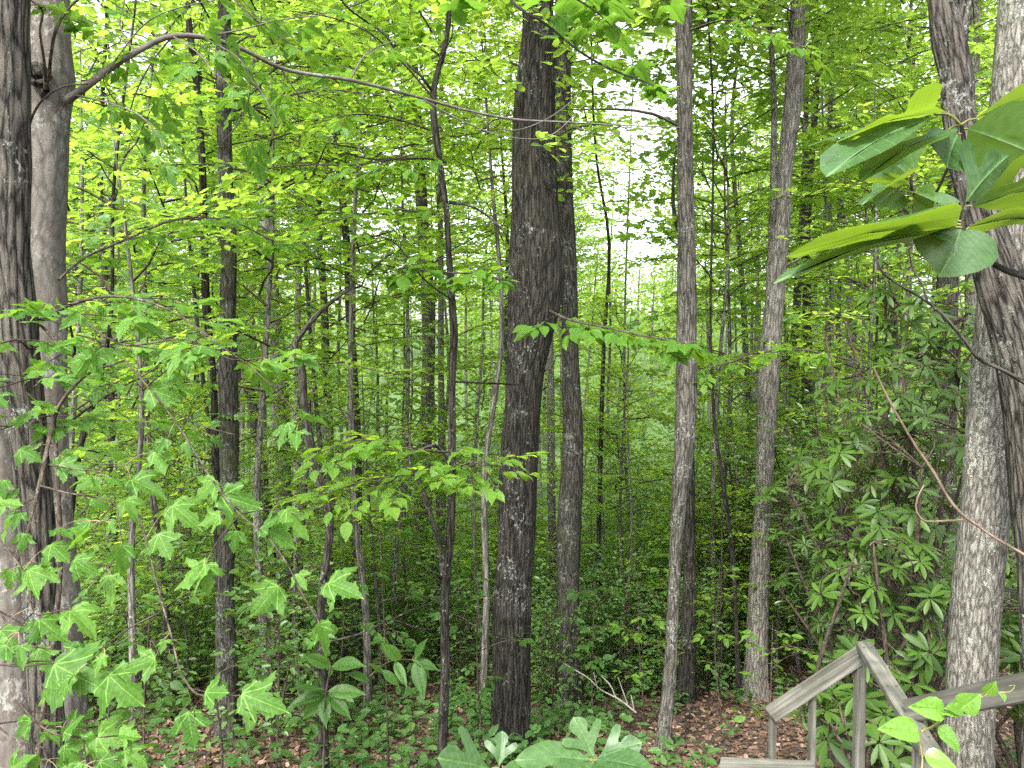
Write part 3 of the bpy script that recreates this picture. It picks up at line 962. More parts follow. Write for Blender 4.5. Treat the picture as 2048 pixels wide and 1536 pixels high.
# young trees whose crowns fill the upper part of the view
for k, (px, d, zc, s, b, lab) in enumerate([
    (250, 7.6, -.4, .9, 0, 'young tree with flat leaf layers beside the smooth grey brown trunk'), (540, 9.2, .3, 1.1, 0, 'young tree spreading leaf layers over the bent dead sapling'),
    (660, 11.5, 0., 1.1, 1, 'bright young tree right beside the curving slim grey trunk'), (330, 10.5, 1.2, 1.2, 0, 'taller young tree left of the trunk with white lichen spots'),
    (790, 13., 2.0, 1.1, 0, 'young tree with its crown high behind the slender bending stem'), (960, 10.5, 2.2, .8, 1, 'bright young tree top left of the bulging oak'),
    (1450, 12.5, .4, 1.1, 0, 'young tree with layered leaves left of the tall leaning trunk'), (1730, 11.5, .6, 1.0, 1, 'bright young tree above the rhododendrons'),
    (1800, 12.5, .4, 1.2, 0, 'young tree under the forked rough trunk'), (1430, 15., 2., 1.2, 1, 'bright tall young tree right of the straight grey trunk'),
    (1620, 14., 2.4, 1.1, 0, 'tall young tree around the top of the forked slim pair'),
    (160, 9.5, .6, 1., 0, 'young tree with leaves showing right beside the smooth trunk top'), (440, 11.8, .4, 1.2, 0, 'young tree just right of the white spotted trunk'),
    (730, 10.2, .9, 1., 0, 'young tree with dark leaf layers left of the slender bending stem'), (600, 15., 2.2, 1.3, 0, 'tall young tree behind the top of the dead sapling'),
    (870, 16., .6, 1.2, 1, 'bright young tree crown around the middle of the slender bending stem'), 
    (600, 9.8, -2.3, .75, 1, 'bright low young tree behind the dead sapling, at mid height'), (755, 11.2, -2.5, .8, 1, 'bright low young tree left of the reddish brown trunk'),
    (960, 12.2, -2.2, .8, 1, 'bright low young tree left of the bulging oak, at mid height'), (1245, 13., -3., .9, 1, 'bright low young tree between the mossy trunk and the straight grey trunk'),
    (1450, 13., -2.6, .85, 1, 'bright low young tree between the straight grey trunk and the leaning trunk'), (520, 10.8, -3.4, .7, 0, 'low young tree right of the white spotted trunk, below mid height'),
    (330, 10., -2.6, .8, 1, 'bright low young tree behind the hanging maple leaves'), (1255, 22., 5.2, 1.15, 0, 'young tree top breaking up the pale gap right of the mossy trunk'),
    (850, 14.5, -3.6, .8, 0, 'low young tree at the foot of the broad dark trunk pair'), (1640, 13.2, -2.4, .8, 1, 'bright low young tree under the forked slim pair'),
    (1060, 17., -1.5, 1.2, 1, 'bright young tree mostly hidden by the bulging oak'), (1740, 15., -.6, 1.2, 0, 'young tree between the slim leaning trunk and the forked pair'),
    (1250, 14., -2.2, 1., 1, 'bright low young tree right of the mossy trunk'), (1560, 12.5, -2., .9, 1, 'bright young tree crossing the leaning grey trunk at half height'),
    (430, 13., -2.6, 1.1, 0, 'young tree behind the trunk with white lichen spots'), (820, 14.5, -2.2, 1., 1, 'bright young tree behind the slender bending stem at half height')]):
    c = P(px, 700, d)
    z = float(ground(c[0], c[1]))
    root = thing('young_tree', lab, 'tree', (c[0], c[1], z), 'young trees with layered leaves')
    t = link('trunk', STEMS[k % 5], root)
    hh = (zc + 3.2 * s - z) / 6.0
    t.scale = (min(1.4, hh), min(1.4, hh), hh)
    ms = UNDERB if b else UNDER
    add_crown(root, ms[k % len(ms)], c[0], c[1], zc - 1.0, s, k * 1.3)
    placed.append((c[0], c[1]))

# far wood on the opposite slope: one mass
g = np.random.default_rng(12)
mb = MB()
AP = []
for k in range(420):
    y = 56 + 90 * g.random() ** .8
    x = g.uniform(-.85, .85) * y
    z = float(ground(x, y))
    h = g.uniform(11, 19)
    m_ = int(260)
    v = nrm(g.normal(0, 1, (m_, 3))) * (g.random((m_, 1)) ** .35)
    AP.append(np.array((x, y, z + h * .56)) + v * np.array((2.6, 2.6, h * .46)) * g.uniform(.85, 1.15))
    if k % 2 == 0:
        tube(mb, [(x, y, z), (x, y, z + h * .5), (x + .3, y, z + h * .85)], [.2, .15, .04], 5, 5)
AP = np.concatenate(AP)
leaves(mb, T_CL, AP, np.c_[g.normal(0, 1, (len(AP), 2)), g.normal(-.2, .3, len(AP))], np.c_[g.normal(0, .5, (len(AP), 2)), np.ones(len(AP))], g.uniform(.35, .7, len(AP)), 1, g.random(len(AP)))
o = mb.build('far_woods', [B_GREY, L_FAR], smooth=False)
o['kind'] = 'stuff'
o['label'] = 'far green wood on the opposite slope seen through the trunks'

# ------------------------------------------------------------------ leaf litter and ground cover
g = np.random.default_rng(13)
nl = 60000
y = 5.5 + 19 * g.random(nl) ** 1.35
x = (g.uniform(-100, 2150, nl) - 1024) / FPX * y
z = ground(x, y) + g.uniform(.0, .035, nl)
mb = MB()
leaves(mb, T_OV, np.c_[x, y, z], np.c_[g.normal(0, 1, (nl, 2)), g.normal(0, .3, nl)], np.c_[g.normal(0, .6, (nl, 2)), np.ones(nl)], g.uniform(.045, .105, nl), 0, g.random(nl))
o = mb.build('leaf_litter', [M_LITTER], smooth=False)
o['kind'] = 'stuff'
o['label'] = 'brown dry leaves lying on the forest floor'

mb = MB()
npl = 6500
y = 6.5 + 24 * g.random(npl) ** .9
px = g.uniform(-100, 2150, npl)
x = (px - 1024) / FPX * y
keep = (np.sin(x * 1.1 + 2) * np.sin(y * .9) + g.normal(0, .45, npl)) > -.25
keep &= ~((px > 1380) & (y < 12) & (g.random(npl) < .75))
x, y = x[keep], y[keep]
z = ground(x, y)
for k in range(len(x)):
    hgt = g.uniform(.08, .48)
    m_ = int(g.integers(5, 13))
    a = g.uniform(0, 6.28, m_)
    zz = hgt * g.uniform(.35, 1.0, m_)
    pp = np.c_[x[k] + np.cos(a) * .03, y[k] + np.sin(a) * .03, z[k] + zz]
    leaves(mb, T_OV, pp, np.c_[np.cos(a), np.sin(a), g.normal(.05, .25, m_)], np.c_[g.normal(0, .3, (m_, 2)), np.ones(m_)], g.uniform(.07, .16, m_), 1, g.random(m_))
o = mb.build('ground_cover', [B_GREENTWIG, L_COVER], smooth=False)
o['kind'] = 'stuff'
o['label'] = 'low green seedlings and herbs covering the forest floor'

# ------------------------------------------------------------------ shrubs
SHRUB = [crown(300 + k, .15, 1.7, 1.0, 22, leaf=.105, sp=.06, step=.10, smax=1.2, up=.7, droop=.3, T=T_OV, low=.7, top=.7, twig_cut=.5).mesh('shrub_foliage', [B_TWIG, L_SHRUB], False) for k in range(3)]
LAUREL = [crown(320 + k, .3, 2.4, 1.1, 28, leaf=.09, sp=.042, step=.10, smax=1.3, up=.9, droop=.2, T=T_LA, low=.6, top=.8, flat=.7).mesh('laurel_foliage', [B_TWIG, L_LAUREL], False) for k in range(3)]
g = np.random.default_rng(14)


def shrub(name, label, cat, me, x, y, s, group, dz=0):
    z = float(ground(x, y))
    root = thing(name, label, cat, (x, y, z), group)
    mb = MB()
    for k in range(4):
        a = g.uniform(0, 6.28)
        tube(mb, [(0, 0, -.05), (.1 * math.cos(a), .1 * math.sin(a), .5 * s), (.3 * math.cos(a), .3 * math.sin(a), 1.4 * s)], [.014, .011, .004], 5, 8, 0, .05, k)
    st_ = mb.build('stem', [B_TWIG], root)
    c = link('foliage', me, root)
    c.scale = (s, s, s)
    c.rotation_euler = (0, 0, g.uniform(0, 6.28))
    c.location = (0, 0, dz)
    c['kind'] = 'stuff'
    return root


for k in range(104):
    px = g.uniform(-60, 900) if k < 42 else g.uniform(1090, 1520)
    y = g.uniform(6.5, 15) if k < 42 else g.uniform(10.5, 22)
    if k < 42 and px > 600:
        y = g.uniform(13, 22)
    if k >= 78:
        px = g.uniform(620, 1330)
        y = g.uniform(10.8, 17)
    if 1480 < px:
        px = g.uniform(1090, 1450)
    x = (px - 1024) / FPX * y
    FILL.append((shrub('forest_shrub', '', 'shrub', SHRUB[k % 3], x, y, g.uniform(.6, 1.05), 'low shrubs on the forest floor'), 'low leafy forest shrub' if y < 13 else 'low distant forest shrub'))
for k in range(26):
    px = g.uniform(1400, 1960)
    y = g.uniform(9.5, 16)
    if px < 1500:
        y = g.uniform(12, 17)
    if 1465 < px < 1565:
        y = g.uniform(15.5, 18)
    x = (px - 1024) / FPX * y
    FILL.append((shrub('laurel_bush', '', 'shrub', LAUREL[k % 3], x, y, g.uniform(.9, 1.5), 'laurel bushes right of the leaning trunk'), 'small leaved laurel bush'))
for k in range(120):
    y = 10 + 24 * g.random()
    px = g.uniform(-50, 1900) if k % 3 else g.uniform(640, 1500)
    if 640 < px < 1330 and y < 14.5:
        y += 7
    if 1480 < px < 1570 and y < 15:
        y += 6
    x = (px - 1024) / FPX * y
    z = float(ground(x, y))
    root = thing('leafy_sapling', '', 'sapling', (x, y, z), 'leafy saplings among the trunks')
    FILL.append((root, 'leafy low sapling'))
    t = link('stem', STEMS[k % 5], root)
    sc_ = g.uniform(.45, .8)
    t.scale = (.5, .5, sc_)
    ms = UNDERB if k % 5 < 3 else UNDER
    add_crown(root, ms[k % len(ms)], x, y, z + .25, sc_, g.uniform(0, 6), 'foliage')

label_fill()

# rhododendrons: whorls of long leaves on crooked stems
WH = []
for k in range(4):
    gg = np.random.default_rng(600 + k)
    mb = MB()
    m_ = 9
    a = np.linspace(0, 2 * PI, m_, endpoint=False) + gg.normal(0, .15, m_)
    el = gg.uniform(-.55, .35, m_)
    D = np.c_[np.cos(a) * np.cos(el), np.sin(a) * np.cos(el), np.sin(el)]
    N = np.c_[-np.cos(a) * np.sin(el), -np.sin(a) * np.sin(el), np.cos(el)]
    xs = np.array((0, .12, .35, .6, .82, 1))
    ws = np.array((.015, .05, .115, .13, .095, .0))
    tv = []
    for xx, ww in zip(xs, ws):
        for yy in (-1, 0, 1):
            tv.append((xx, yy * ww, -.16 * xx * xx + .25 * abs(yy) * ww))
    tv = np.array(tv)
    tf = []
    for q in range(5):
        for c in (0, 1):
            tf.append((q * 3 + c, q * 3 + c + 1, q * 3 + 4 + c, q * 3 + 3 + c))
    leaves(mb, (tv, np.array(tf)), D * .012, D, N, gg.uniform(.12, .19, m_), 1, gg.random(m_))
    tube(mb, [(0, 0, -.14), (.01, 0, -.06), (0, 0, .012)], [.005, .005, .004], 5)
    WH.append(mb.mesh('leaf_rosette', [B_TWIG, L_RHODO]))


def rhododendron(label, px, py, d, rx, ry, rz, nw, seed):
    gg = np.random.default_rng(seed)
    c = P(px, py, d)
    gz = float(ground(c[0], c[1]))
    root = thing('rhododendron', label, 'shrub', (c[0], c[1], gz), 'rhododendron bushes behind the stair rail')
    base = np.array((c[0], c[1], gz - .05))
    hubs = []
    for k in range(11):
        h = c + gg.normal(0, .55, 3) * np.array((rx, ry, rz)) - np.array((0, 0, rz * .2))
        mid = base * .5 + h * .5 + gg.normal(0, .15, 3)
        mb = MB()
        tube(mb, [base + gg.normal(0, .05, 3) * (1, 1, 0), mid, h], [.03, .022, .012], 7, 16, 0, .06, seed + k)
        place(mb.build('stem', [B_TWIG]), root)
        hubs.append(h)
    tb = MB()
    for k in range(nw):
        v = nrm(gg.normal(0, 1, 3)) * gg.random() ** .4
        p = c + v * np.array((rx, ry, rz))
        if p[2] < gz + .15:
            continue
        h = min(hubs, key=lambda q: np.linalg.norm(q - p))
        tube(tb, [h, (h + p) / 2 + gg.normal(0, .08, 3), p - np.array((0, 0, .1))], [.008, .006, .004], 4, 7)
        o = link('leaf_rosette', WH[int(gg.integers(0, 4))])
        ax = nrm(v * .7 + np.array((0, -.25, 1.0)) + gg.normal(0, .25, 3))
        q = Vector(ax).to_track_quat('Z', 'Y').to_matrix().to_4x4()
        s = gg.uniform(.75, 1.2)
        place(o, root, Matrix.Translation(Vector(p)) @ q @ Matrix.Rotation(gg.uniform(0, 6.28), 4, 'Z') @ Matrix.Scale(s, 4))
    place(tb.build('twig', [B_TWIG]), root)
    return root


rhododendron('tall glossy rhododendron with long drooping leaves, tucked left of the pale grey trunk', 1815, 900, 7.2, 1.0, .8, 1.1, 120, 701)
rhododendron('rhododendron with spread pale leaf rosettes right above the wooden stair rail', 1745, 1190, 6.2, .62, .6, .7, 75, 702)
rhododendron('dark shaded rhododendron behind the end of the stair rail, right of the pale grey trunk', 2075, 1230, 6.6, .6, .7, 1.2, 80, 703)
rhododendron('low rhododendron seen through the balusters of the stair rail', 1755, 1430, 5.2, .5, .4, .35, 35, 704)
rhododendron('upper rhododendron beneath the dark bare branch, high on the right', 1860, 640, 8.2, .9, .8, .9, 80, 705)
rhododendron('rhododendron thicket deep in shade at the right, behind the tall glossy one', 1740, 1050, 9.5, 1.4, 1.0, 1.5, 120, 706)

# ------------------------------------------------------------------ near leaves: one object each
def leaf_mesh(name, half, mat, fold=.18, arch=.18, wave=.03, sub=1, seed=0, mirror=None, holes=0):
    """half outline from base (0,0) to tip (1,0) on +y; mirrored (or a second outline for the -y side)"""
    bm = bmesh.new()
    for sgn, hl in ((1, half), (-1, mirror or half)):
        pts = [Vector((x, y * sgn, 0)) for x, y in hl]
        n = 5
        mid = [Vector((1 - (k + 1) / n, 0, 0)) for k in range(n - 1)]
        poly = pts + mid
        vs = [bm.verts.new(p) for p in poly]
        for t in tessellate_polygon([poly]):
            try:
                f = bm.faces.new([vs[i] for i in t])
            except ValueError:
                pass
    bmesh.ops.remove_doubles(bm, verts=bm.verts, dist=1e-4)
    if sub:
        bmesh.ops.subdivide_edges(bm, edges=[e for e in bm.edges if e.calc_length() > .16], cuts=1)
        bmesh.ops.triangulate(bm, faces=bm.faces)
    bmesh.ops.recalc_face_normals(bm, faces=bm.faces)
    if sum(f.normal.z for f in bm.faces) < 0:
        bmesh.ops.reverse_faces(bm, faces=bm.faces)
    g = np.random.default_rng(seed)
    if holes:
        inner = [f for f in bm.faces if not any(e.is_boundary for e in f.edges) and f.calc_area() < .006 and abs(f.calc_center_median().y) > .07]
        for q in g.permutation(len(inner))[:holes]:
            bmesh.ops.delete(bm, geom=[inner[int(q)]], context='FACES_ONLY')
    me = bpy.data.meshes.new(name)
    p1, p2 = g.uniform(0, 6.28, 2)
    bm.verts.ensure_lookup_table()
    co = np.array([v.co[:] for v in bm.verts])
    bk = co.copy()
    x, y = co[:, 0], co[:, 1]
    co[:, 2] = fold * np.abs(y) - arch * x * x - .25 * arch * y * y * 4 + wave * np.sin(9 * x + p1) * np.sign(y) * np.minimum(1, np.abs(y) * 5) + wave * np.sin(11 * y + p2)
    for v, c in zip(bm.verts, co):
        v.co = c
    bm.to_mesh(me)
    bm.free()
    a = me.attributes.new('bark', 'FLOAT_VECTOR', 'POINT')
    a.data.foreach_set('vector', bk.astype(np.float32).ravel())
    r = me.attributes.new('rnd', 'FLOAT', 'POINT')
    r.data.foreach_set('value', np.full(len(bk), g.random(), np.float32))
    me.polygons.foreach_set('use_smooth', np.ones(len(me.polygons), bool))
    me.materials.append(mat)
    return me


MAPLE = [(0, 0), (-.05, .09), (-.04, .19), (.02, .24), (.03, .34), (.11, .33), (.15, .37), (.22, .34), (.26, .43), (.34, .47), (.46, .60), (.47, .50), (.52, .46), (.46, .38), (.47, .31),
         (.42, .24), (.42, .17), (.52, .19), (.58, .20), (.64, .27), (.68, .20), (.76, .18), (.78, .12), (.88, .09), (.90, .05), (1, 0)]
OVATE = [(0, 0), (.06, .08), (.15, .18), (.28, .26), (.42, .29), (.57, .26), (.72, .19), (.86, .10), (1, 0)]
BEECH = [(0, 0), (.08, .11), (.2, .22), (.33, .27), (.48, .28), (.62, .24), (.76, .16), (.88, .07), (1, 0)]
TRILOBE = [(0, 0), (.12, .05), (.25, .12), (.38, .24), (.52, .40), (.64, .44), (.72, .38), (.68, .28), (.58, .18), (.54, .12), (.60, .11), (.72, .17), (.85, .17), (.95, .09), (1, 0)]
MITTEN = [(0, 0), (.12, .06), (.25, .16), (.40, .24), (.55, .27), (.70, .24), (.85, .16), (.95, .07), (1, 0)]
HEART = [(0, 0), (-.10, .16), (-.10, .34), (.0, .50), (.2, .60), (.45, .56), (.68, .42), (.86, .22), (1, 0)]
SMIL = [(0, 0), (.02, .10), (.10, .22), (.25, .29), (.45, .28), (.65, .21), (.85, .10), (1, 0)]

ML = [leaf_mesh('leaf', [(x + .012 * math.sin(7 * k + 13 * y), y * (1 + .06 * math.sin(k * 3 + 9 * x))) for x, y in MAPLE], L_MAPLE, .06 + .09 * (k % 3), .10 + .16 * (k % 3), .03 + .02 * (k % 2), 1, k, holes=2 * (k % 3)) for k in range(8)]
for me in ML:
    pass
SO = [leaf_mesh('leaf', OVATE, L_SASS, .12, .17, .02, 1, 30 + k) for k in range(2)]
ST = [leaf_mesh('leaf', TRILOBE, L_SASS, .12, .2, .02, 1, 33 + k) for k in range(2)]
SM = [leaf_mesh('leaf', TRILOBE, L_SASS, .12, .2, .02, 1, 36, MITTEN), leaf_mesh('leaf', MITTEN, L_SASS, .12, .2, .02, 1, 37, TRILOBE)]
SH = leaf_mesh('leaf', HEART, L_SASS, .06, .25, .02, 1, 39)
VL = [leaf_mesh('leaf', SMIL, L_SMILAX, .12, .22, .02, 1, 40 + k) for k in range(2)]
BL = [leaf_mesh('leaf', BEECH, L_BEECH, .14, .22, .02, 1, 50 + k) for k in range(3)]


DL = [leaf_mesh('leaf', BEECH, L_DOG, .14, .22, .02, 1, 60 + k) for k in range(3)]
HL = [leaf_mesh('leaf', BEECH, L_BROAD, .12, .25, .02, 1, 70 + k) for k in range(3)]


def leaf_at(root, me, base, tip, n, w=1.0, name='leaf', parent=None):
    base, tip, n = Vector(base), Vector(tip), Vector(n)
    D = tip - base
    s = D.length
    D = D.normalized()
    B = n.cross(D).normalized()
    N = D.cross(B)
    M = Matrix(((D.x * s, B.x * s * w, N.x * s, base.x), (D.y * s, B.y * s * w, N.y * s, base.y), (D.z * s, B.z * s * w, N.z * s, base.z), (0, 0, 0, 1)))
    o = link(name, me)
    if parent is not None:
        o.parent = parent
        o.matrix_parent_inverse = Matrix.Identity(4)
        o.matrix_basis = M
    else:
        place(o, root, M)
    return o


class Twigs:
    """a branch of a thing: twig lines in photo pixels plus distance, leaves set on them with their stalks"""

    def __init__(self, root, mat, name='branch', stalk=None):
        self.root, self.mb, self.mat, self.name, self.pts, self.lv = root, MB(), mat, name, [], []
        self.stalk = stalk or mat

    def line(self, rows, sides=6, seed=1):
        q = [P(a, b, c) for a, b, c, w in rows]
        C, r = tube(self.mb, q, [w / FPX * c / 2 for a, b, c, w in rows], sides, max(8, len(rows) * 5), 0, .04, seed)
        self.pts.append(C)
        return C

    def wline(self, q, r, sides=5):
        C, _ = tube(self.mb, q, r, sides, max(6, len(q) * 3), 0)
        self.pts.append(C)
        return C

    def leaf(self, me, base, tip, n, w=1.0):
        self.lv.append((me, np.array(base), np.array(tip), n, w))

    def done(self):
        A = np.concatenate(self.pts)
        for me, b, t, n, w in self.lv:
            k = int(np.argmin(np.linalg.norm(A - b, axis=1)))
            a = A[k]
            if np.linalg.norm(a - b) > .004:
                m_ = (a + b) / 2 + np.array((0, 0, .12 * np.linalg.norm(a - b)))
                tube(self.mb, [a, m_, b], [.0013, .0011, .001], 4, 6, 1)
        o = self.mb.build(self.name, [self.mat, self.stalk])
        place(o, self.root)
        for me, b, t, n, w in self.lv:
            leaf_at(self.root, me, b, t, n, w, parent=o)
        return o


def spray(tw, C, g, meshes, size, every=.10, spread=.45, start=.1, hang=-.25, nrm_j=.35, nbase=(0, 0, 1), lw=1.0):
    """side twigs with pairs of leaves along the line C"""
    s = np.r_[0, np.cumsum(np.linalg.norm(np.diff(C, axis=0), axis=1))]
    q = start * s[-1]
    side = 1
    while q < s[-1]:
        i = int(np.searchsorted(s, q))
        i = min(i, len(C) - 2)
        T = nrm(C[i + 1] - C[i])
        B = nrm(np.cross((0, 0, 1), T)) * side
        d = nrm(T * .6 + B * g.uniform(.5, 1.1) + np.array((0, 0, g.normal(hang * .3, .15))))
        ln = spread * g.uniform(.35, 1.0) * (1 - .5 * q / s[-1])
        e = C[i] + d * ln + np.array((0, 0, hang * ln * .5))
        mid = C[i] + d * ln * .5
        tw.wline([C[i], mid, e], [.0028, .002, .0012], 4)
        m_ = max(2, int(ln / .085))
        for k in range(m_):
            f = 1 - k / m_ * .75
            p0 = C[i] + (e - C[i]) * f
            for sg in (1, -1):
                if g.random() < .12:
                    continue
                ld = nrm(d * g.uniform(.5, 1.0) + np.cross((0, 0, 1), d) * sg * g.uniform(.5, 1.0) * (0.4 if k == 0 else 1) + np.array((0, 0, g.normal(hang, .2))))
                b = p0 + ld * g.uniform(.02, .05)
                L = size * g.uniform(.65, 1.15)
                nn = np.array(nbase) + g.normal(0, nrm_j, 3)
                tw.leaf(meshes[int(g.integers(0, len(meshes)))], b, b + ld * L, nn, lw)
        q += every * g.uniform(.6, 1.5)
        side = -side


# branch scar on the smooth trunk
c0 = P(78, 150, 4.06)
mb = MB()
th = np.linspace(0, 2 * PI, 15)
tube(mb, [c0 + np.array((.045 * math.cos(t), -.012 - .01 * math.sin(3 * t), .05 * math.sin(t))) for t in th], [.016] * 15, 7, 40, 0, .12, 5)
tube(mb, [c0 + np.array((0, .03, 0)), c0 + np.array((0, -.012, 0)), c0 + np.array((0, -.02, -.01))], [.045, .03, .004], 10, 8, 0, .15, 6)
place(mb.build('branch_scar', [B_DEADB]), sm)

# ---- maple boughs of the smooth trunk at the left
g = np.random.default_rng(21)
tw = Twigs(sm, B_SMOOTH)
C = tw.line([(136, 200, 4.15, 18), (170, 175, 4.1, 15), (215, 140, 4.1, 13), (270, 105, 4.1, 12), (345, 72, 4.15, 11), (405, 74, 4.2, 10), (470, 92, 4.3, 9), (560, 135, 4.5, 8), (700, 160, 4.7, 7), (840, 195, 5.0, 6),
             (940, 222, 5.2, 5), (1040, 240, 5.4, 5), (1120, 244, 5.5, 4), (1230, 250, 5.7, 3), (1360, 255, 5.9, 2)], 9)
for rows in ([(405, 74, 4.2, 4), (480, 120, 4.2, 3), (520, 180, 4.2, 3), (560, 250, 4.2, 2)], [(840, 195, 5, 3), (920, 240, 5.1, 3), (1000, 270, 5.2, 2), (1090, 275, 5.3, 2), (1170, 210, 5.4, 2)],
             [(940, 222, 5.2, 3), (1010, 260, 5.3, 2), (1090, 240, 5.4, 2), (1160, 190, 5.4, 2)], [(1120, 244, 5.5, 2), (1200, 268, 5.6, 2), (1290, 262, 5.7, 2), (1340, 300, 5.7, 1)]):
    tw.line(rows, 5)
for rows in ([(150, 190, 4.1, 4), (230, 210, 4.0, 3), (290, 240, 3.9, 3), (330, 290, 3.9, 2)], [(345, 72, 4.15, 4), (400, 110, 4.0, 3), (430, 150, 3.9, 2)], [(215, 140, 4.1, 3), (300, 40, 4, 3), (380, 10, 3.9, 2), (430, 0, 3.9, 2)]):
    spray(tw, tw.line(rows, 5), g, ML, .115, .20, .45, .1, -.3, .35, (0, .25, 1))
for rows in ([(405, 74, 4.2, 4), (480, 60, 4.3, 3), (560, 40, 4.4, 3), (650, 30, 4.5, 2)], [(345, 72, 4.15, 4), (300, 130, 4.3, 3), (270, 190, 4.4, 3), (250, 260, 4.5, 2)], [(470, 92, 4.3, 4), (500, 170, 4.4, 3), (480, 240, 4.5, 3), (440, 290, 4.6, 2)],
             [(560, 135, 4.5, 4), (600, 190, 4.6, 3), (640, 210, 4.7, 2)], [(270, 105, 4.1, 4), (240, 50, 4.2, 3), (250, 0, 4.3, 2)], [(700, 160, 4.7, 4), (730, 110, 4.8, 3), (790, 80, 5, 2)]):
    spray(tw, tw.line(rows, 5), g, ML, .118, .24, .42, .1, -.3, .35, (0, .25, 1))
tw.done()
tw = Twigs(sm, B_TWIG)
C = tw.line([(92, 178, 4.05, 9), (88, 120, 3.95, 6), (80, 60, 3.9, 5), (84, 20, 3.9, 4), (60, 0, 3.9, 3)], 6)
C = tw.line([(98, 160, 4.05, 8), (102, 110, 3.95, 6), (112, 60, 3.9, 6), (135, 20, 3.9, 5), (165, -10, 3.9, 5)], 6)
C = tw.line([(58, 290, 4.0, 7), (62, 240, 3.9, 5), (85, 200, 3.9, 4), (130, 172, 3.9, 4), (175, 168, 3.9, 3)], 6)
tw.line([(92, 178, 4.05, 14), (88, 190, 4.1, 18)], 8)
tw.done()
tw = Twigs(sm, B_TWIG)
C = tw.line([(118, 560, 4.1, 6), (155, 525, 4.2, 5), (250, 480, 4.4, 5), (365, 437, 4.7, 4), (470, 445, 5, 3), (560, 490, 5.2, 2)], 6)
spray(tw, C, g, ML, .11, .14, .5, .15, -.1, .3, (0, .1, 1))
tw.done()
tw = Twigs(sm, B_TWIG, stalk=B_GREENTWIG)
C1 = tw.line([(70, 645, 3.9, 8), (100, 632, 3.7, 8), (140, 610, 3.4, 7), (220, 593, 3.1, 6), (300, 605, 2.9, 5), (360, 632, 2.8, 4), (440, 690, 2.7, 3), (520, 750, 2.7, 3), (600, 830, 2.7, 2)], 7)
C2 = tw.line([(80, 650, 3.9, 6), (150, 700, 3.4, 6), (140, 630, 3.2, 4), (250, 690, 3.0, 4), (380, 680, 2.9, 3), (470, 720, 2.8, 2), (600, 700, 2.8, 2)], 6)
C3 = tw.line([(120, 860, 3.4, 6), (200, 800, 3.1, 6), (260, 765, 3.0, 4), (330, 725, 2.9, 4), (390, 682, 2.9, 3), (415, 665, 2.9, 2)], 6)
spray(tw, C1, g, ML, .11, .17, .34, .1, -.1, .3)
spray(tw, C2, g, ML, .11, .19, .36, .1, -.1, .3)
spray(tw, C3, g, ML, .11, .16, .34, .1, -.15, .3)
for rows in ([(60, 700, 3.6, 4), (30, 680, 3.3, 4), (-10, 690, 3.1, 3), (-60, 700, 3.0, 2)], [(90, 760, 3.6, 4), (50, 760, 3.2, 4), (0, 775, 3.0, 3), (-60, 790, 2.9, 2)], [(110, 830, 3.4, 4), (60, 840, 3.1, 3), (0, 860, 2.9, 2)]):
    spray(tw, tw.line(rows, 5), g, ML, .11, .12, .3, .1, -.1, .3)
tw.done()
# hanging maple twigs low on the left with the bright leaves
sap = thing('maple_sapling', 'maple sapling with large bright toothed leaves hanging low in front of the left trunks', 'sapling', tuple(P(60, 1600, 2.7)))
tw = Twigs(sap, B_TWIG, stalk=B_RED)
tw.line([(60, 1640, 2.7, 12), (90, 1400, 2.75, 11), (120, 1150, 2.8, 10), (112, 900, 2.95, 8), (110, 830, 3.0, 8), (160, 760, 3.0, 6), (250, 720, 2.9, 4)], 7)
T1 = tw.line([(250, 720, 2.9, 4), (330, 815, 2.7, 4), (375, 880, 2.5, 4), (425, 960, 2.35, 4), (480, 1028, 2.2, 4), (545, 1085, 2.1, 3), (582, 1142, 2.05, 3), (605, 1190, 2.0, 3), (636, 1240, 2.0, 2)], 6)
T1b = tw.line([(480, 1028, 2.2, 3), (430, 1090, 2.15, 2), (415, 1120, 2.1, 2)], 5)
T1c = tw.line([(590, 1150, 2.05, 2), (560, 1170, 2.05, 2)], 5)
T1d = tw.line([(592, 1160, 2.05, 2), (650, 1170, 2.05, 2)], 5)
T3 = tw.line([(250, 960, 2.7, 4), (290, 1070, 2.4, 4), (305, 1133, 2.2, 4), (325, 1208, 2.05, 4), (346, 1284, 1.95, 4), (360, 1339, 1.9, 4), (408, 1393, 1.85, 4), (440, 1390, 1.85, 3), (485, 1392, 1.85, 2)], 6)
T3b = tw.line([(408, 1393, 1.85, 2), (380, 1422, 1.85, 2)], 5)
T4 = tw.line([(110, 830, 3.0, 7), (99, 876, 2.9, 8), (79, 971, 2.7, 8), (65, 1025, 2.6, 6), (40, 1110, 2.4, 4), (20, 1160, 2.3, 3)], 7)
T4b = tw.line([(79, 971, 2.7, 5), (130, 985, 2.6, 4), (185, 994, 2.5, 4), (230, 1010, 2.4, 3), (240, 1060, 2.3, 2), (243, 1085, 2.25, 2)], 5)
T5 = tw.line([(0, 1080, 2.4, 4), (60, 1170, 2.2, 4), (75, 1230, 2.1, 3), (140, 1215, 2.1, 2)], 5)
T6 = tw.line([(0, 1330, 2.2, 4), (70, 1330, 2.1, 4), (130, 1320, 2.1, 3), (170, 1300, 2.1, 2)], 5)
T7 = tw.line([(30, 1400, 2.1, 4), (120, 1470, 2.0, 4), (190, 1475, 2.0, 3), (240, 1470, 2.0, 2)], 5)
BR = (0.05, -.72, .68)
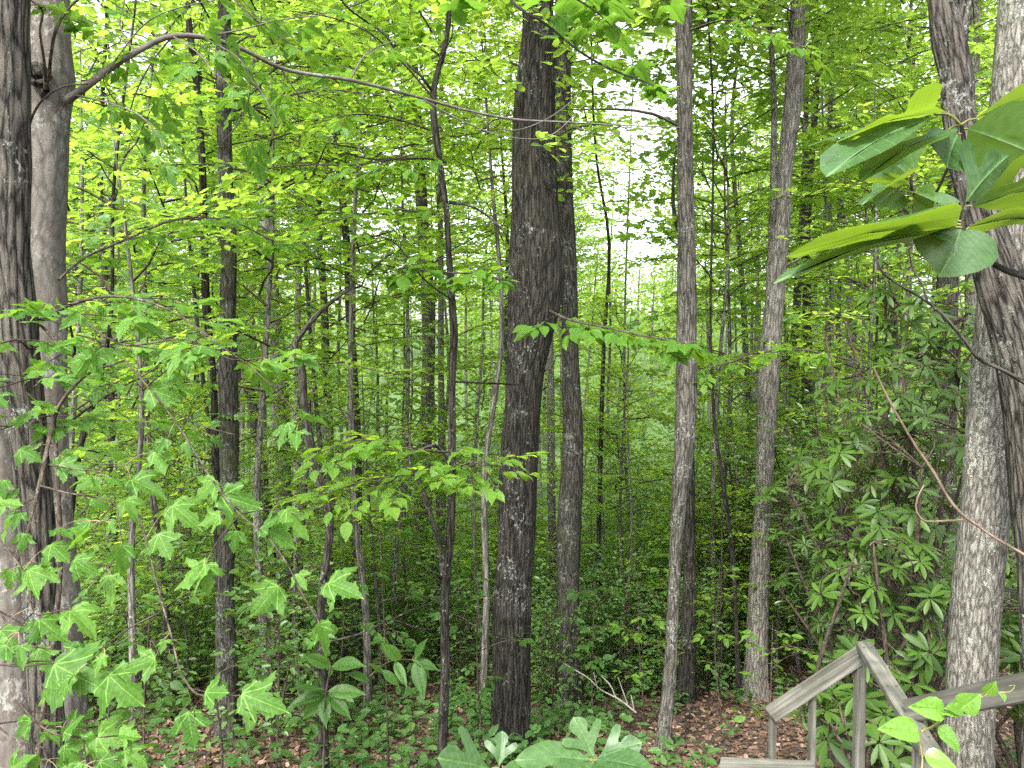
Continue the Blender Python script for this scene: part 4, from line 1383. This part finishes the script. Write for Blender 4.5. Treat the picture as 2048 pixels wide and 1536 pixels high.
big = [  # base px, tip px, distance
    (556, 1172, 500, 1234, 2.05), (637, 1247, 665, 1312, 2.0), (410, 1128, 420, 1186, 2.1), (413, 1128, 345, 1180, 2.1), (376, 1424, 385, 1502, 1.85), (486, 1390, 568, 1416, 1.85), (318, 1068, 340, 1120, 2.25),
    (243, 1090, 248, 1155, 2.2), (473, 1062, 466, 1108, 2.2), (655, 1165, 722, 1186, 2.05), (595, 1148, 605, 1172, 2.05), (570, 1020, 620, 1080, 2.3), (108, 1060, 150, 1068, 2.3), (50, 1068, 40, 1106, 2.35),
    (102, 1090, 140, 1125, 2.3), (20, 1140, 12, 1185, 2.25), (75, 1242, 60, 1290, 2.1), (78, 1238, 130, 1284, 2.1), (140, 1220, 195, 1260, 2.1), (60, 1140, 75, 1200, 2.2), (168, 1302, 95, 1335, 2.1), (172, 1300, 210, 1320, 2.1),
    (110, 1330, 210, 1380, 2.05), (215, 1350, 280, 1412, 2.0), (130, 1465, 165, 1430, 2.0), (190, 1478, 130, 1500, 2.0), (195, 1472, 262, 1478, 2.0), (240, 1465, 283, 1475, 2.0), (60, 1440, 20, 1480, 2.0), (130, 1490, 155, 1530, 2.0),
    (310, 1318, 245, 1340, 2.0), (335, 1280, 318, 1300, 1.95), (412, 1385, 455, 1385, 1.85), (262, 958, 330, 985, 2.6), (250, 1000, 280, 1040, 2.5), (310, 905, 330, 950, 2.6), (335, 880, 310, 905, 2.6), (372, 885, 375, 915, 2.5),
    (430, 960, 390, 1000, 2.35), (440, 990, 520, 1010, 2.35), (520, 1060, 560, 1030, 2.15), (540, 1060, 590, 1095, 2.15), (345, 1010, 395, 1050, 2.4), (0, 1000, 45, 1010, 2.6), (10, 960, 0, 1000, 2.6), (40, 900, 80, 915, 2.9),
    (300, 780, 360, 800, 2.8), (200, 780, 180, 810, 3.0), (120, 930, 170, 945, 2.8), (20, 1540, 60, 1510, 2.0), (250, 1500, 290, 1530, 2.0), (90, 1380, 110, 1420, 2.05), (0, 1260, 30, 1300, 2.1), (150, 1120, 190, 1150, 2.2)]
for T_, e_ in ((T4, .16), (T4b, .16), (T5, .12), (T6, .12), (T7, .12)):
    spray(tw, T_, g, ML, .078, e_ * 2.2, .18, .15, -.35, .5, (0, -.4, .9))
for rows in ([(-20, 1200, 2.3, 4), (60, 1290, 2.2, 3), (120, 1300, 2.15, 2)], [(-20, 1440, 2.2, 4), (40, 1480, 2.1, 3), (100, 1500, 2.1, 2)], [(100, 930, 2.8, 4), (170, 940, 2.7, 3), (250, 930, 2.6, 2)], [(330, 815, 2.7, 3), (400, 850, 2.7, 3), (470, 870, 2.7, 2)],
             [(290, 1070, 2.4, 3), (240, 1120, 2.4, 2), (200, 1180, 2.4, 2)], [(330, 1215, 2.05, 3), (280, 1260, 2.1, 2), (230, 1290, 2.1, 2)], [(480, 1028, 2.2, 3), (540, 1020, 2.3, 2), (610, 1030, 2.3, 2)]):
    spray(tw, tw.line(rows, 5), g, ML, .075, .26, .24, .1, -.35, .5, (0, -.3, .95))
for k, (a, b, c, d_, dd) in enumerate(big):
    nn = np.array(BR) + g.normal(0, .28, 3)
    bp, tp = P(a, b, dd), P(c, d_, dd - g.uniform(0.0, .04))
    tw.leaf(ML[k % 8], bp, tp, nn, g.uniform(.95, 1.2))
tw.done()

# ---- dark maple leaves hanging into the top of the frame
root = thing('maple_branch', 'dark maple branch with hanging leaves crossing the top of the bulging oak', 'branch', tuple(P(1000, -60, 2.9)))
tw = Twigs(root, B_OAK, 'twig')
tw.line([(1000, -60, 2.9, 6), (1022, 0, 2.9, 6), (1090, 47, 2.9, 5), (1170, 110, 2.9, 5), (1250, 150, 2.9, 4), (1286, 162, 2.9, 3), (1308, 172, 2.9, 2)], 6)
tw.line([(1060, -60, 2.9, 4), (1140, -10, 2.9, 4), (1200, 30, 2.9, 3), (1240, 70, 2.9, 2)], 5)
tw.line([(1200, -60, 2.9, 4), (1300, -20, 2.9, 3), (1340, 10, 2.9, 2)], 5)
for k, (a, b, c, d_) in enumerate([(1125, 75, 1090, 70), (1120, 30, 1125, 98), (1170, 15, 1110, 55), (1130, -5, 1175, 60), (1200, 40, 1235, 75), (1165, 60, 1150, 95), (1192, 50, 1205, 85), (1235, 85, 1270, 110), (1215, 120, 1215, 145),
                                   (1250, 140, 1232, 160), (1272, 128, 1300, 165), (1308, 172, 1330, 210), (1305, 175, 1300, 200), (1215, 5, 1270, 30), (1080, -10, 1050, 25), (900, 5, 930, 50), (920, 0, 960, 20), (1340, 5, 1365, 40), (1180, -5, 1220, 20)]):
    dd = 2.9
    tw.leaf(ML[k % 8], P(a, b, dd), P(c, d_ - .25 * (d_ - b), dd + g.uniform(.06, .14)), np.array((0, .35, 1)) + g.normal(0, .2, 3), g.uniform(1.1, 1.35))
tw.done()

# ---- leafy beech spray reaching out right of the oak, and one on its left
for lab, rows, szz in [('flat leafy branch reaching right from behind the bulging oak towards the straight grey trunk', [(1100, 622, 7.7, 5), (1140, 640, 7.4, 5), (1210, 655, 7.2, 4), (1290, 672, 7.1, 4), (1350, 682, 7.0, 3), (1385, 690, 6.9, 2)], .21),
                       ('drooping leafy branch left of the bulging oak, above the horizontal twig', [(1000, 560, 6.8, 4), (950, 548, 6.6, 4), (890, 545, 6.4, 4), (840, 540, 6.3, 3), (800, 535, 6.2, 2)], .18)]:
    root = thing('leafy_branch', lab, 'branch', tuple(P(rows[0][0], rows[0][1], rows[0][2])))
    tw = Twigs(root, B_TWIG, 'twig')
    C = tw.line(rows, 5)
    spray(tw, C, g, BL, szz, .085, .5, .03, -.2, .3)
    tw.done()
# one more: leafy dogwood spray left of the slender stem (bright)
for lab, rows, szz, ev in [('bright green leafy branch beside the dead arching stem, left of the slender bending stem', [(900, 905, 6.4, 4), (850, 900, 6.1, 4), (790, 890, 5.9, 3), (720, 880, 5.8, 3), (640, 905, 5.7, 2)], .15, .10),
                           ('lower bright leafy branch below the dead arching stem', [(880, 960, 6.4, 4), (820, 950, 6.0, 3), (740, 960, 5.8, 3), (660, 985, 5.7, 2), (600, 1010, 5.6, 2)], .14, .10),
                           ('bright leafy branch reaching over the stem right of the dead arching stem', [(905, 940, 6.5, 4), (950, 925, 6.3, 3), (985, 940, 6.2, 2)], .13, .10),
                           ('long bright leafy branch crossing the tall leaning grey trunk', [(1700, 720, 10.6, 5), (1600, 700, 10.4, 4), (1520, 705, 10.2, 4), (1440, 730, 9.0, 3), (1380, 740, 8.9, 2)], .14, .10),
                           ('shaded leafy branch with oval leaves hanging beside the dead sapling', [(860, 300, 6.4, 4), (780, 320, 6.0, 4), (700, 330, 5.7, 3), (600, 330, 5.5, 3), (480, 345, 5.4, 2)], .12, .15),
                           ('oval leaved branch under the long arching limb, upper left', [(880, 430, 6.4, 4), (800, 420, 6.2, 4), (720, 430, 6.0, 3), (640, 450, 5.9, 2)], .12, .15),
                           ('broad leaved branch growing from the dark knot of the white spotted trunk towards the right', [(466, 240, 8.2, 8), (520, 205, 7.4, 6), (580, 190, 6.8, 5), (660, 180, 6.2, 4), (760, 190, 5.8, 2)], .13, .12),
                           ('broad leaved branch arching over the curving slim grey trunk', [(860, 260, 6.4, 4), (780, 235, 6.1, 4), (700, 230, 5.8, 3), (620, 250, 5.6, 2)], .13, .12),
                           ('green leaved branch in front of the pair of trunks behind the slender stem', [(905, 600, 6.5, 4), (850, 560, 6.2, 4), (780, 480, 6.0, 3), (720, 470, 5.8, 2)], .12, .13),
                           ('leafy branch entering over the top edge above the white spotted trunk', [(420, -60, 6.0, 5), (470, 0, 5.8, 4), (540, 60, 5.6, 3), (620, 110, 5.5, 2)], .13, .12),
                           ('leafy branch spreading above the straight grey trunk and the forked pair', [(1380, 60, 8.2, 5), (1450, 40, 7.8, 4), (1530, 60, 7.4, 3), (1620, 100, 7.0, 2)], .13, .13),
                           ('oval leaved branch high up between the arching limb and the slender stem', [(870, 200, 6.4, 4), (800, 120, 6.2, 4), (730, 60, 6.0, 3), (640, 30, 5.9, 3), (560, 20, 5.8, 2)], .12, .13)]:
    root = thing('leafy_branch', lab, 'branch', tuple(P(rows[0][0], rows[0][1], rows[0][2])))
    tw = Twigs(root, B_TWIG, 'twig')
    C = tw.line(rows, 5)
    spray(tw, C, g, DL if 'bright' in lab else BL, szz, ev * (.8 if 'bright' in lab else 1), .7, .05, -.1, .3)
    tw.done()

# ---- broad leaved saplings and seedlings in the lower middle
def broad_sapling(label, px, py, d, size, nodes, seed, meshes):
    gg = np.random.default_rng(seed)
    top = P(px, py, d)
    gz = float(ground(top[0], top[1]))
    root = thing('broad_leaved_sapling', label, 'sapling', (float(top[0]), float(top[1]), gz), 'broad leaved saplings in the lower half')
    tw = Twigs(root, B_TWIG, 'stem', stalk=B_GREENTWIG)
    base = np.array((top[0] + gg.normal(0, .08), top[1], gz - .05))
    C = tw.wline([base, (base + top) / 2 + gg.normal(0, .05, 3) * (1, 1, 0), top], [.012, .009, .004], 6)
    n0 = len(C)
    for k in range(nodes):
        f = .35 + .65 * (k + .5) / nodes
        q = base + (top - base) * f
        a = gg.uniform(0, 6.28)
        dirn = np.array((math.cos(a), math.sin(a), gg.uniform(.1, .45)))
        ln = gg.uniform(.35, .75) * (1.15 - .5 * f)
        L_ = tw.wline([q, q + dirn * ln * .5, q + dirn * ln - np.array((0, 0, .06))], [.005, .004, .002], 4)
        spray(tw, L_, gg, meshes, size, .16, .24, .25, -.1, .35)
    tw.done()


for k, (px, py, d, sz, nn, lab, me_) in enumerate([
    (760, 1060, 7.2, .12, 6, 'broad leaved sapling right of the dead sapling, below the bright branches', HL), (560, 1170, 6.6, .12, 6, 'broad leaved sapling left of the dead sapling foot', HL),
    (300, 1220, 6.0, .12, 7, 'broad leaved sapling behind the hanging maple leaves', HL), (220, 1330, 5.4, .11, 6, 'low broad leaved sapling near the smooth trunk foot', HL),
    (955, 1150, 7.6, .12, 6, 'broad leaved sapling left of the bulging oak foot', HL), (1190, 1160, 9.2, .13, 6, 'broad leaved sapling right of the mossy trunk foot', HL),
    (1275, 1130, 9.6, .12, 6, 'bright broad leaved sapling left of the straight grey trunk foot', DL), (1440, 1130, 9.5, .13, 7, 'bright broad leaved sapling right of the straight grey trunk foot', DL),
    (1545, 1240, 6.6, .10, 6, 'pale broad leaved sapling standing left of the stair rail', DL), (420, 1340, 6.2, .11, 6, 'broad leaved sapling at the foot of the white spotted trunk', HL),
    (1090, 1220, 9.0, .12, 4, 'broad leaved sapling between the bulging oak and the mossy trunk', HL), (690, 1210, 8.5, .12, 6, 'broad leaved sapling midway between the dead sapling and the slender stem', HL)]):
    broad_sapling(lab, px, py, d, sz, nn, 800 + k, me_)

root = thing('hickory_seedling', 'hickory seedling with large fans of long drooping leaflets at the dead sapling foot', 'sapling', tuple(P(655, 1640, 3.4)))
tw = Twigs(root, B_TWIG, 'stem', stalk=B_GREENTWIG)
tw.line([(640, 1640, 3.4, 5), (648, 1500, 3.4, 5), (652, 1385, 3.4, 4), (662, 1330, 3.4, 3)], 5)
tw.line([(650, 1440, 3.4, 3), (720, 1370, 3.5, 3), (790, 1320, 3.6, 2), (830, 1320, 3.6, 2)], 5)
for k, (a, b, c, d_) in enumerate([(652, 1385, 572, 1402), (652, 1385, 598, 1440), (650, 1388, 645, 1452), (655, 1386, 702, 1432), (656, 1382, 728, 1382), (652, 1380, 585, 1362), (662, 1332, 720, 1318), (662, 1332, 610, 1312),
                                   (760, 1345, 742, 1318), (765, 1340, 800, 1372), (790, 1322, 812, 1368), (830, 1322, 848, 1392), (825, 1320, 880, 1335), (800, 1320, 770, 1290), (740, 1362, 700, 1340), (830, 1318, 845, 1280)]):
    tw.leaf(HL[k % 3], P(a, b, 3.45), P(c, d_, 3.45 - g.uniform(.02, .12)), np.array((0, -.6, .85)) + g.normal(0, .25, 3), g.uniform(.62, .8))
tw.done()

# ---- sassafras: big leaves close to the lens, upper right
root = thing('sassafras_sapling', 'sassafras sapling with very large close leaves hanging in at the upper right', 'sapling', tuple(P(2080, 700, .95)))
tw = Twigs(root, B_DEADB, 'stem', stalk=B_GREENTWIG)
tw.line([(2090, 575, .85, 16), (2048, 553, .84, 14), (2010, 540, .82, 13), (1968, 512, .80, 10), (1940, 480, .79, 8), (1926, 455, .78, 7), (1930, 420, .80, 7), (1940, 360, .82, 7), (1930, 300, .82, 8), (1925, 262, .82, 8), (1922, 250, .82, 6)], 8)
tw.line([(1900, 330, 1.0, 5), (1850, 400, 1.05, 6), (1826, 382, 1.05, 6), (1822, 345, 1.05, 6)], 6)
UP = (0, 0, 1)


def sf(me, a, b, d1, c, d_, d2, n, w=1.0):
    tw.leaf(me, P(a, b, d1), P(c, d_, d2), n, w)


sf(SM[0], 1893, 226, .82, 1668, 232, .78, (.1, .22, 1), 1.2)
sf(SM[1], 1868, 228, .80, 1650, 282, .74, (0, -.22, 1), 1.05)
sf(SO[0], 1893, 262, .82, 1708, 318, .76, (.2, .12, 1), 1.0)
sf(ST[0], 1830, 345, 1.05, 1800, 258, 1.04, (0, .9, .1), 1.35)
sf(SM[1], 1818, 350, 1.05, 1752, 300, 1.06, (.1, .8, .3), 1.2)
sf(SO[1], 1826, 392, 1.05, 1880, 428, 1.0, (0, .8, .5), 1.5)
sf(SO[1], 1936, 258, .82, 2090, 310, .80, (-.1, .9, .8), 1.9)
sf(SO[0], 1916, 268, .82, 1880, 345, .80, (.3, .9, .5), 1.9)
sf(SM[0], 1953, 238, .82, 2085, 170, .86, (-.2, .45, 1), 1.2)
sf(SO[1], 1913, 455, .78, 1562, 444, .72, (0, .17, 1), 1.0)
sf(SO[0], 1900, 460, .78, 1538, 500, .74, (0, .02, 1), .8)
sf(SO[1], 1845, 446, .80, 1688, 490, .77, (.1, .25, 1), 1.2)
sf(SH, 1922, 458, .78, 1890, 542, .765, (-.1, -1, .35), 1.35)
sf(SO[0], 1939, 455, .78, 2080, 412, .80, (0, .3, 1), 1.0)
sf(ST[1], 1929, 405, .80, 1990, 318, .82, (-.1, .9, .2), 1.5)
sf(SM[1], 1943, 412, .80, 2090, 350, .78, (-.2, .75, .9), 1.6)
sf(SO[1], 1826, 383, 1.05, 1918, 390, .96, (0, .7, 1), 1.3)
sf(SO[0], 1816, 356, 1.05, 1708, 382, .98, (.1, .5, 1), 1.2)
sf(SO[1], 1792, 378, 1.05, 1764, 402, 1.0, (.1, -.9, .5), 1.3)
sf(SO[0], 1818, 362, 1.05, 1735, 350, 1.1, (.1, .5, 1), 1.2)
sf(SO[1], 1850, 460, .80, 1905, 470, .76, (0, .3, 1), 1.2)
tw.done()
root = thing('sassafras_sapling', 'sassafras sapling with pale lobed leaves at the bottom edge in front of the bulging oak', 'sapling', tuple(P(1185, 1640, 1.3)))
tw = Twigs(root, B_GREENTWIG, 'stem')
tw.line([(1185, 1640, 1.3, 8), (1188, 1580, 1.28, 7), (1190, 1522, 1.25, 6)], 6)
tw.line([(1180, 1620, 1.3, 7), (1060, 1600, 1.28, 6), (1000, 1560, 1.25, 5), (998, 1536, 1.25, 4)], 6)
F = (0, -.8, .75)
sf(ST[0], 1187, 1513, 1.25, 1152, 1436, 1.26, F, 1.35)
sf(ST[1], 1194, 1517, 1.25, 1278, 1480, 1.24, (0, -.75, .8), 1.2)
sf(SO[0], 1192, 1520, 1.25, 1304, 1526, 1.18, (0, -.5, 1), 1.0)
sf(SM[0], 1183, 1520, 1.25, 1042, 1502, 1.21, (0, -.55, 1), .9)
sf(ST[1], 998, 1534, 1.25, 1004, 1462, 1.27, F, 1.2)
sf(SM[1], 981, 1538, 1.25, 892, 1510, 1.20, (.1, -.8, .8), 1.3)
sf(SO[1], 1188, 1525, 1.25, 1120, 1570, 1.15, (0, -.6, 1), 1.1)
sf(SO[0], 1200, 1523, 1.25, 1260, 1560, 1.15, (0, -.5, 1), 1.1)
sf(SO[1], 1000, 1545, 1.25, 1070, 1530, 1.2, (0, -.4, 1), 1.1)
tw.done()

# ---- weathered stair railing
def plank(name, a, b, w, t, root, up=(0, 0, 1), bev=.004):
    """board from a to b (top centre line), w wide across, t thick downwards"""
    a, b = Vector(a), Vector(b)
    X = (b - a).normalized()
    Y = Vector(up).cross(X).normalized()
    Z = X.cross(Y)
    bm = bmesh.new()
    L = (b - a).length
    bmesh.ops.create_cube(bm, size=1)
    for v in bm.verts:
        v.co = Vector((v.co.x * L, v.co.y * w, v.co.z * t))
    bmesh.ops.bevel(bm, geom=bm.edges, offset=bev, segments=2, affect='EDGES')
    me = bpy.data.meshes.new(name)
    bm.to_mesh(me)
    bm.free()
    me.materials.append(M_WOOD)
    M = Matrix(((X.x, Y.x, Z.x, 0), (X.y, Y.y, Z.y, 0), (X.z, Y.z, Z.z, 0), (0, 0, 0, 1)))
    c = (a + b) / 2 - Z * t / 2
    o = link(name, me)
    return place(o, root, Matrix.Translation(c) @ M)


apex = P(1728, 1283, 4.1)
near = P(1862, 1498, 2.95)
low = P(1530, 1416, 4.22)
rail = thing('stair_railing', 'weathered grey wooden stair railing with a peaked corner and square balusters', 'railing', (float(apex[0]), float(apex[1]), float(ground(apex[0], apex[1]))))
dn = Vector((0, 0, 1))
v1 = Vector(near) - Vector(apex)
v2 = Vector(low) - Vector(apex)
plank('handrail', apex, near, .078, .036, rail)
ap2 = Vector(apex) + v2.normalized() * .05 + Vector((0, 0, -.003))
plank('handrail', ap2, Vector(low), .036, .088, rail)
for px, t in ((1548, .90), (1634, .49), (1738, .02)):
    p = Vector(apex) + v2 * t
    p = p + Vector((0, .045, -.035))
    wd = .034 if px != 1738 else .05
    plank('baluster' if px != 1738 else 'post', p, p - Vector((0, 0, 1.25)), wd, wd, rail, up=(0, 1, 0))
for t in (.08, .5, .92):
    for sg in (-.02, .02):
        p = Vector(apex) + v1 * t + Vector((sg, 0, .0015))
        mb = MB()
        tube(mb, [p, p + Vector((0, 0, .0015)), p + Vector((0, 0, .002))], [.004, .004, .0005], 8)
        place(mb.build('screw', [B_DEADB]), rail)
ra, rb = Vector(P(1806, 1400, 3.3)), Vector(P(2120, 1328, 2.5))
ra2 = ra + (rb - ra).normalized() * .02
side = thing('stair_railing', 'short weathered rail board running off the right edge behind the vine', 'railing', (ra.x, ra.y, float(ground(ra.x, ra.y))))
plank('handrail', ra2, rb, .04, .092, side)
pp = Vector(near) + Vector((.03, .12, -.05))
plank('post', pp, pp - Vector((0, 0, 1.5)), .085, .085, side, up=(0, 1, 0))
step = thing('stair_railing', 'end of a low wooden rail board at the bottom edge, before the balusters', 'railing', tuple(P(1500, 1530, 3.7)))
plank('handrail', P(1440, 1522, 3.75), P(1630, 1530, 3.6), .09, .04, step)
q = P(1500, 1527, 3.72)
plank('post', Vector(q) + Vector((.05, .02, -.05)), Vector(q) + Vector((.05, .02, -.95)), .085, .085, step, up=(0, 1, 0))

# ---- greenbrier vine over the rail
root = thing('greenbrier_vine', 'bright green vine with oval leaves and a curling tendril climbing over the rail board', 'vine', tuple(P(1845, 1560, 2.3)))
tw = Twigs(root, B_GREENTWIG, 'stem')
tw.line([(1838, 1580, 2.3, 4), (1845, 1520, 2.3, 4), (1842, 1465, 2.3, 4), (1870, 1450, 2.3, 4), (1890, 1425, 2.3, 3), (1925, 1418, 2.3, 3), (1960, 1395, 2.3, 3), (1990, 1385, 2.3, 2), (2025, 1380, 2.3, 2), (2030, 1370, 2.3, 1), (2018, 1372, 2.3, 1)], 5)
tw.line([(1890, 1425, 2.3, 2), (1880, 1445, 2.3, 2), (1868, 1452, 2.3, 2)], 5)
FV = (0, -.8, .6)
for me, a, b, c, d_, w in [(VL[0], 1890, 1420, 1832, 1413, 1.0), (VL[1], 1922, 1418, 1958, 1392, 1.6), (VL[0], 1838, 1462, 1770, 1452, 1.0), (VL[1], 1878, 1452, 1928, 1505, 1.0), (VL[0], 1850, 1510, 1914, 1530, 1.2), (VL[1], 1924, 1420, 1900, 1412, 1.0),
                           (VL[0], 1972, 1388, 1992, 1370, 1.2), (VL[1], 2000, 1384, 2012, 1398, 1.0), (VL[0], 1925, 1416, 1895, 1428, .8)]:
    tw.leaf(me, P(a, b, 2.28), P(c, d_, 2.24), np.array(FV) + g.normal(0, .2, 3), w)
tw.done()

# ---- bare branches
root = thing('bare_branch', 'long bare reddish branch slanting down to the right edge below the rhododendron', 'branch', tuple(P(2075, 1130, 3.5)))
limb(root, [(2075, 1130, 3.5, 7), (2048, 1110, 3.5, 7), (2000, 1082, 3.5, 6.5), (1950, 1048, 3.5, 6), (1925, 1030, 3.5, 7), (1890, 985, 3.5, 5.5), (1868, 945, 3.5, 6), (1840, 905, 3.5, 5), (1800, 840, 3.5, 4.5), (1765, 775, 3.5, 5), (1747, 735, 3.5, 4)], B_RED, 'stem', n=50,
     extra=[[(1925, 1040, 3.5, 5), (1880, 1042, 3.5, 4), (1845, 1040, 3.5, 4), (1832, 1020, 3.5, 4), (1835, 995, 3.5, 3), (1848, 970, 3.5, 2)]])
root = thing('bare_branch', 'dark bare forked branch reaching left from the rough forked trunk', 'branch', tuple(P(2080, 785, 3.6)))
limb(root, [(2080, 785, 3.6, 9), (2048, 765, 3.6, 9), (2000, 738, 3.6, 8), (1965, 722, 3.6, 8), (1920, 670, 3.6, 7), (1880, 625, 3.6, 7), (1855, 604, 3.6, 6), (1800, 570, 3.6, 5), (1765, 545, 3.6, 5), (1747, 505, 3.6, 4)], B_DEADB, 'stem', n=50,
     extra=[[(1855, 604, 3.6, 5), (1845, 570, 3.6, 4), (1825, 535, 3.6, 4), (1818, 500, 3.6, 3)]])
root = thing('dead_branch', 'bleached white forked dead branch lying low right of the mossy trunk', 'branch', tuple(P(1272, 1425, 9)))
limb(root, [(1272, 1425, 9, 4), (1240, 1400, 9, 3.5), (1200, 1378, 9, 3), (1175, 1355, 9, 3), (1150, 1340, 9, 3), (1125, 1325, 9, 2)], B_DEAD, 'stem', n=20,
     extra=[[(1232, 1395, 9, 3), (1220, 1370, 9, 3), (1195, 1345, 9, 2)], [(1255, 1408, 9, 3), (1245, 1380, 9, 2), (1236, 1355, 9, 2)], [(1268, 1420, 9, 3), (1262, 1390, 9, 2)], [(1195, 1376, 9, 2), (1187, 1345, 9, 2)]])
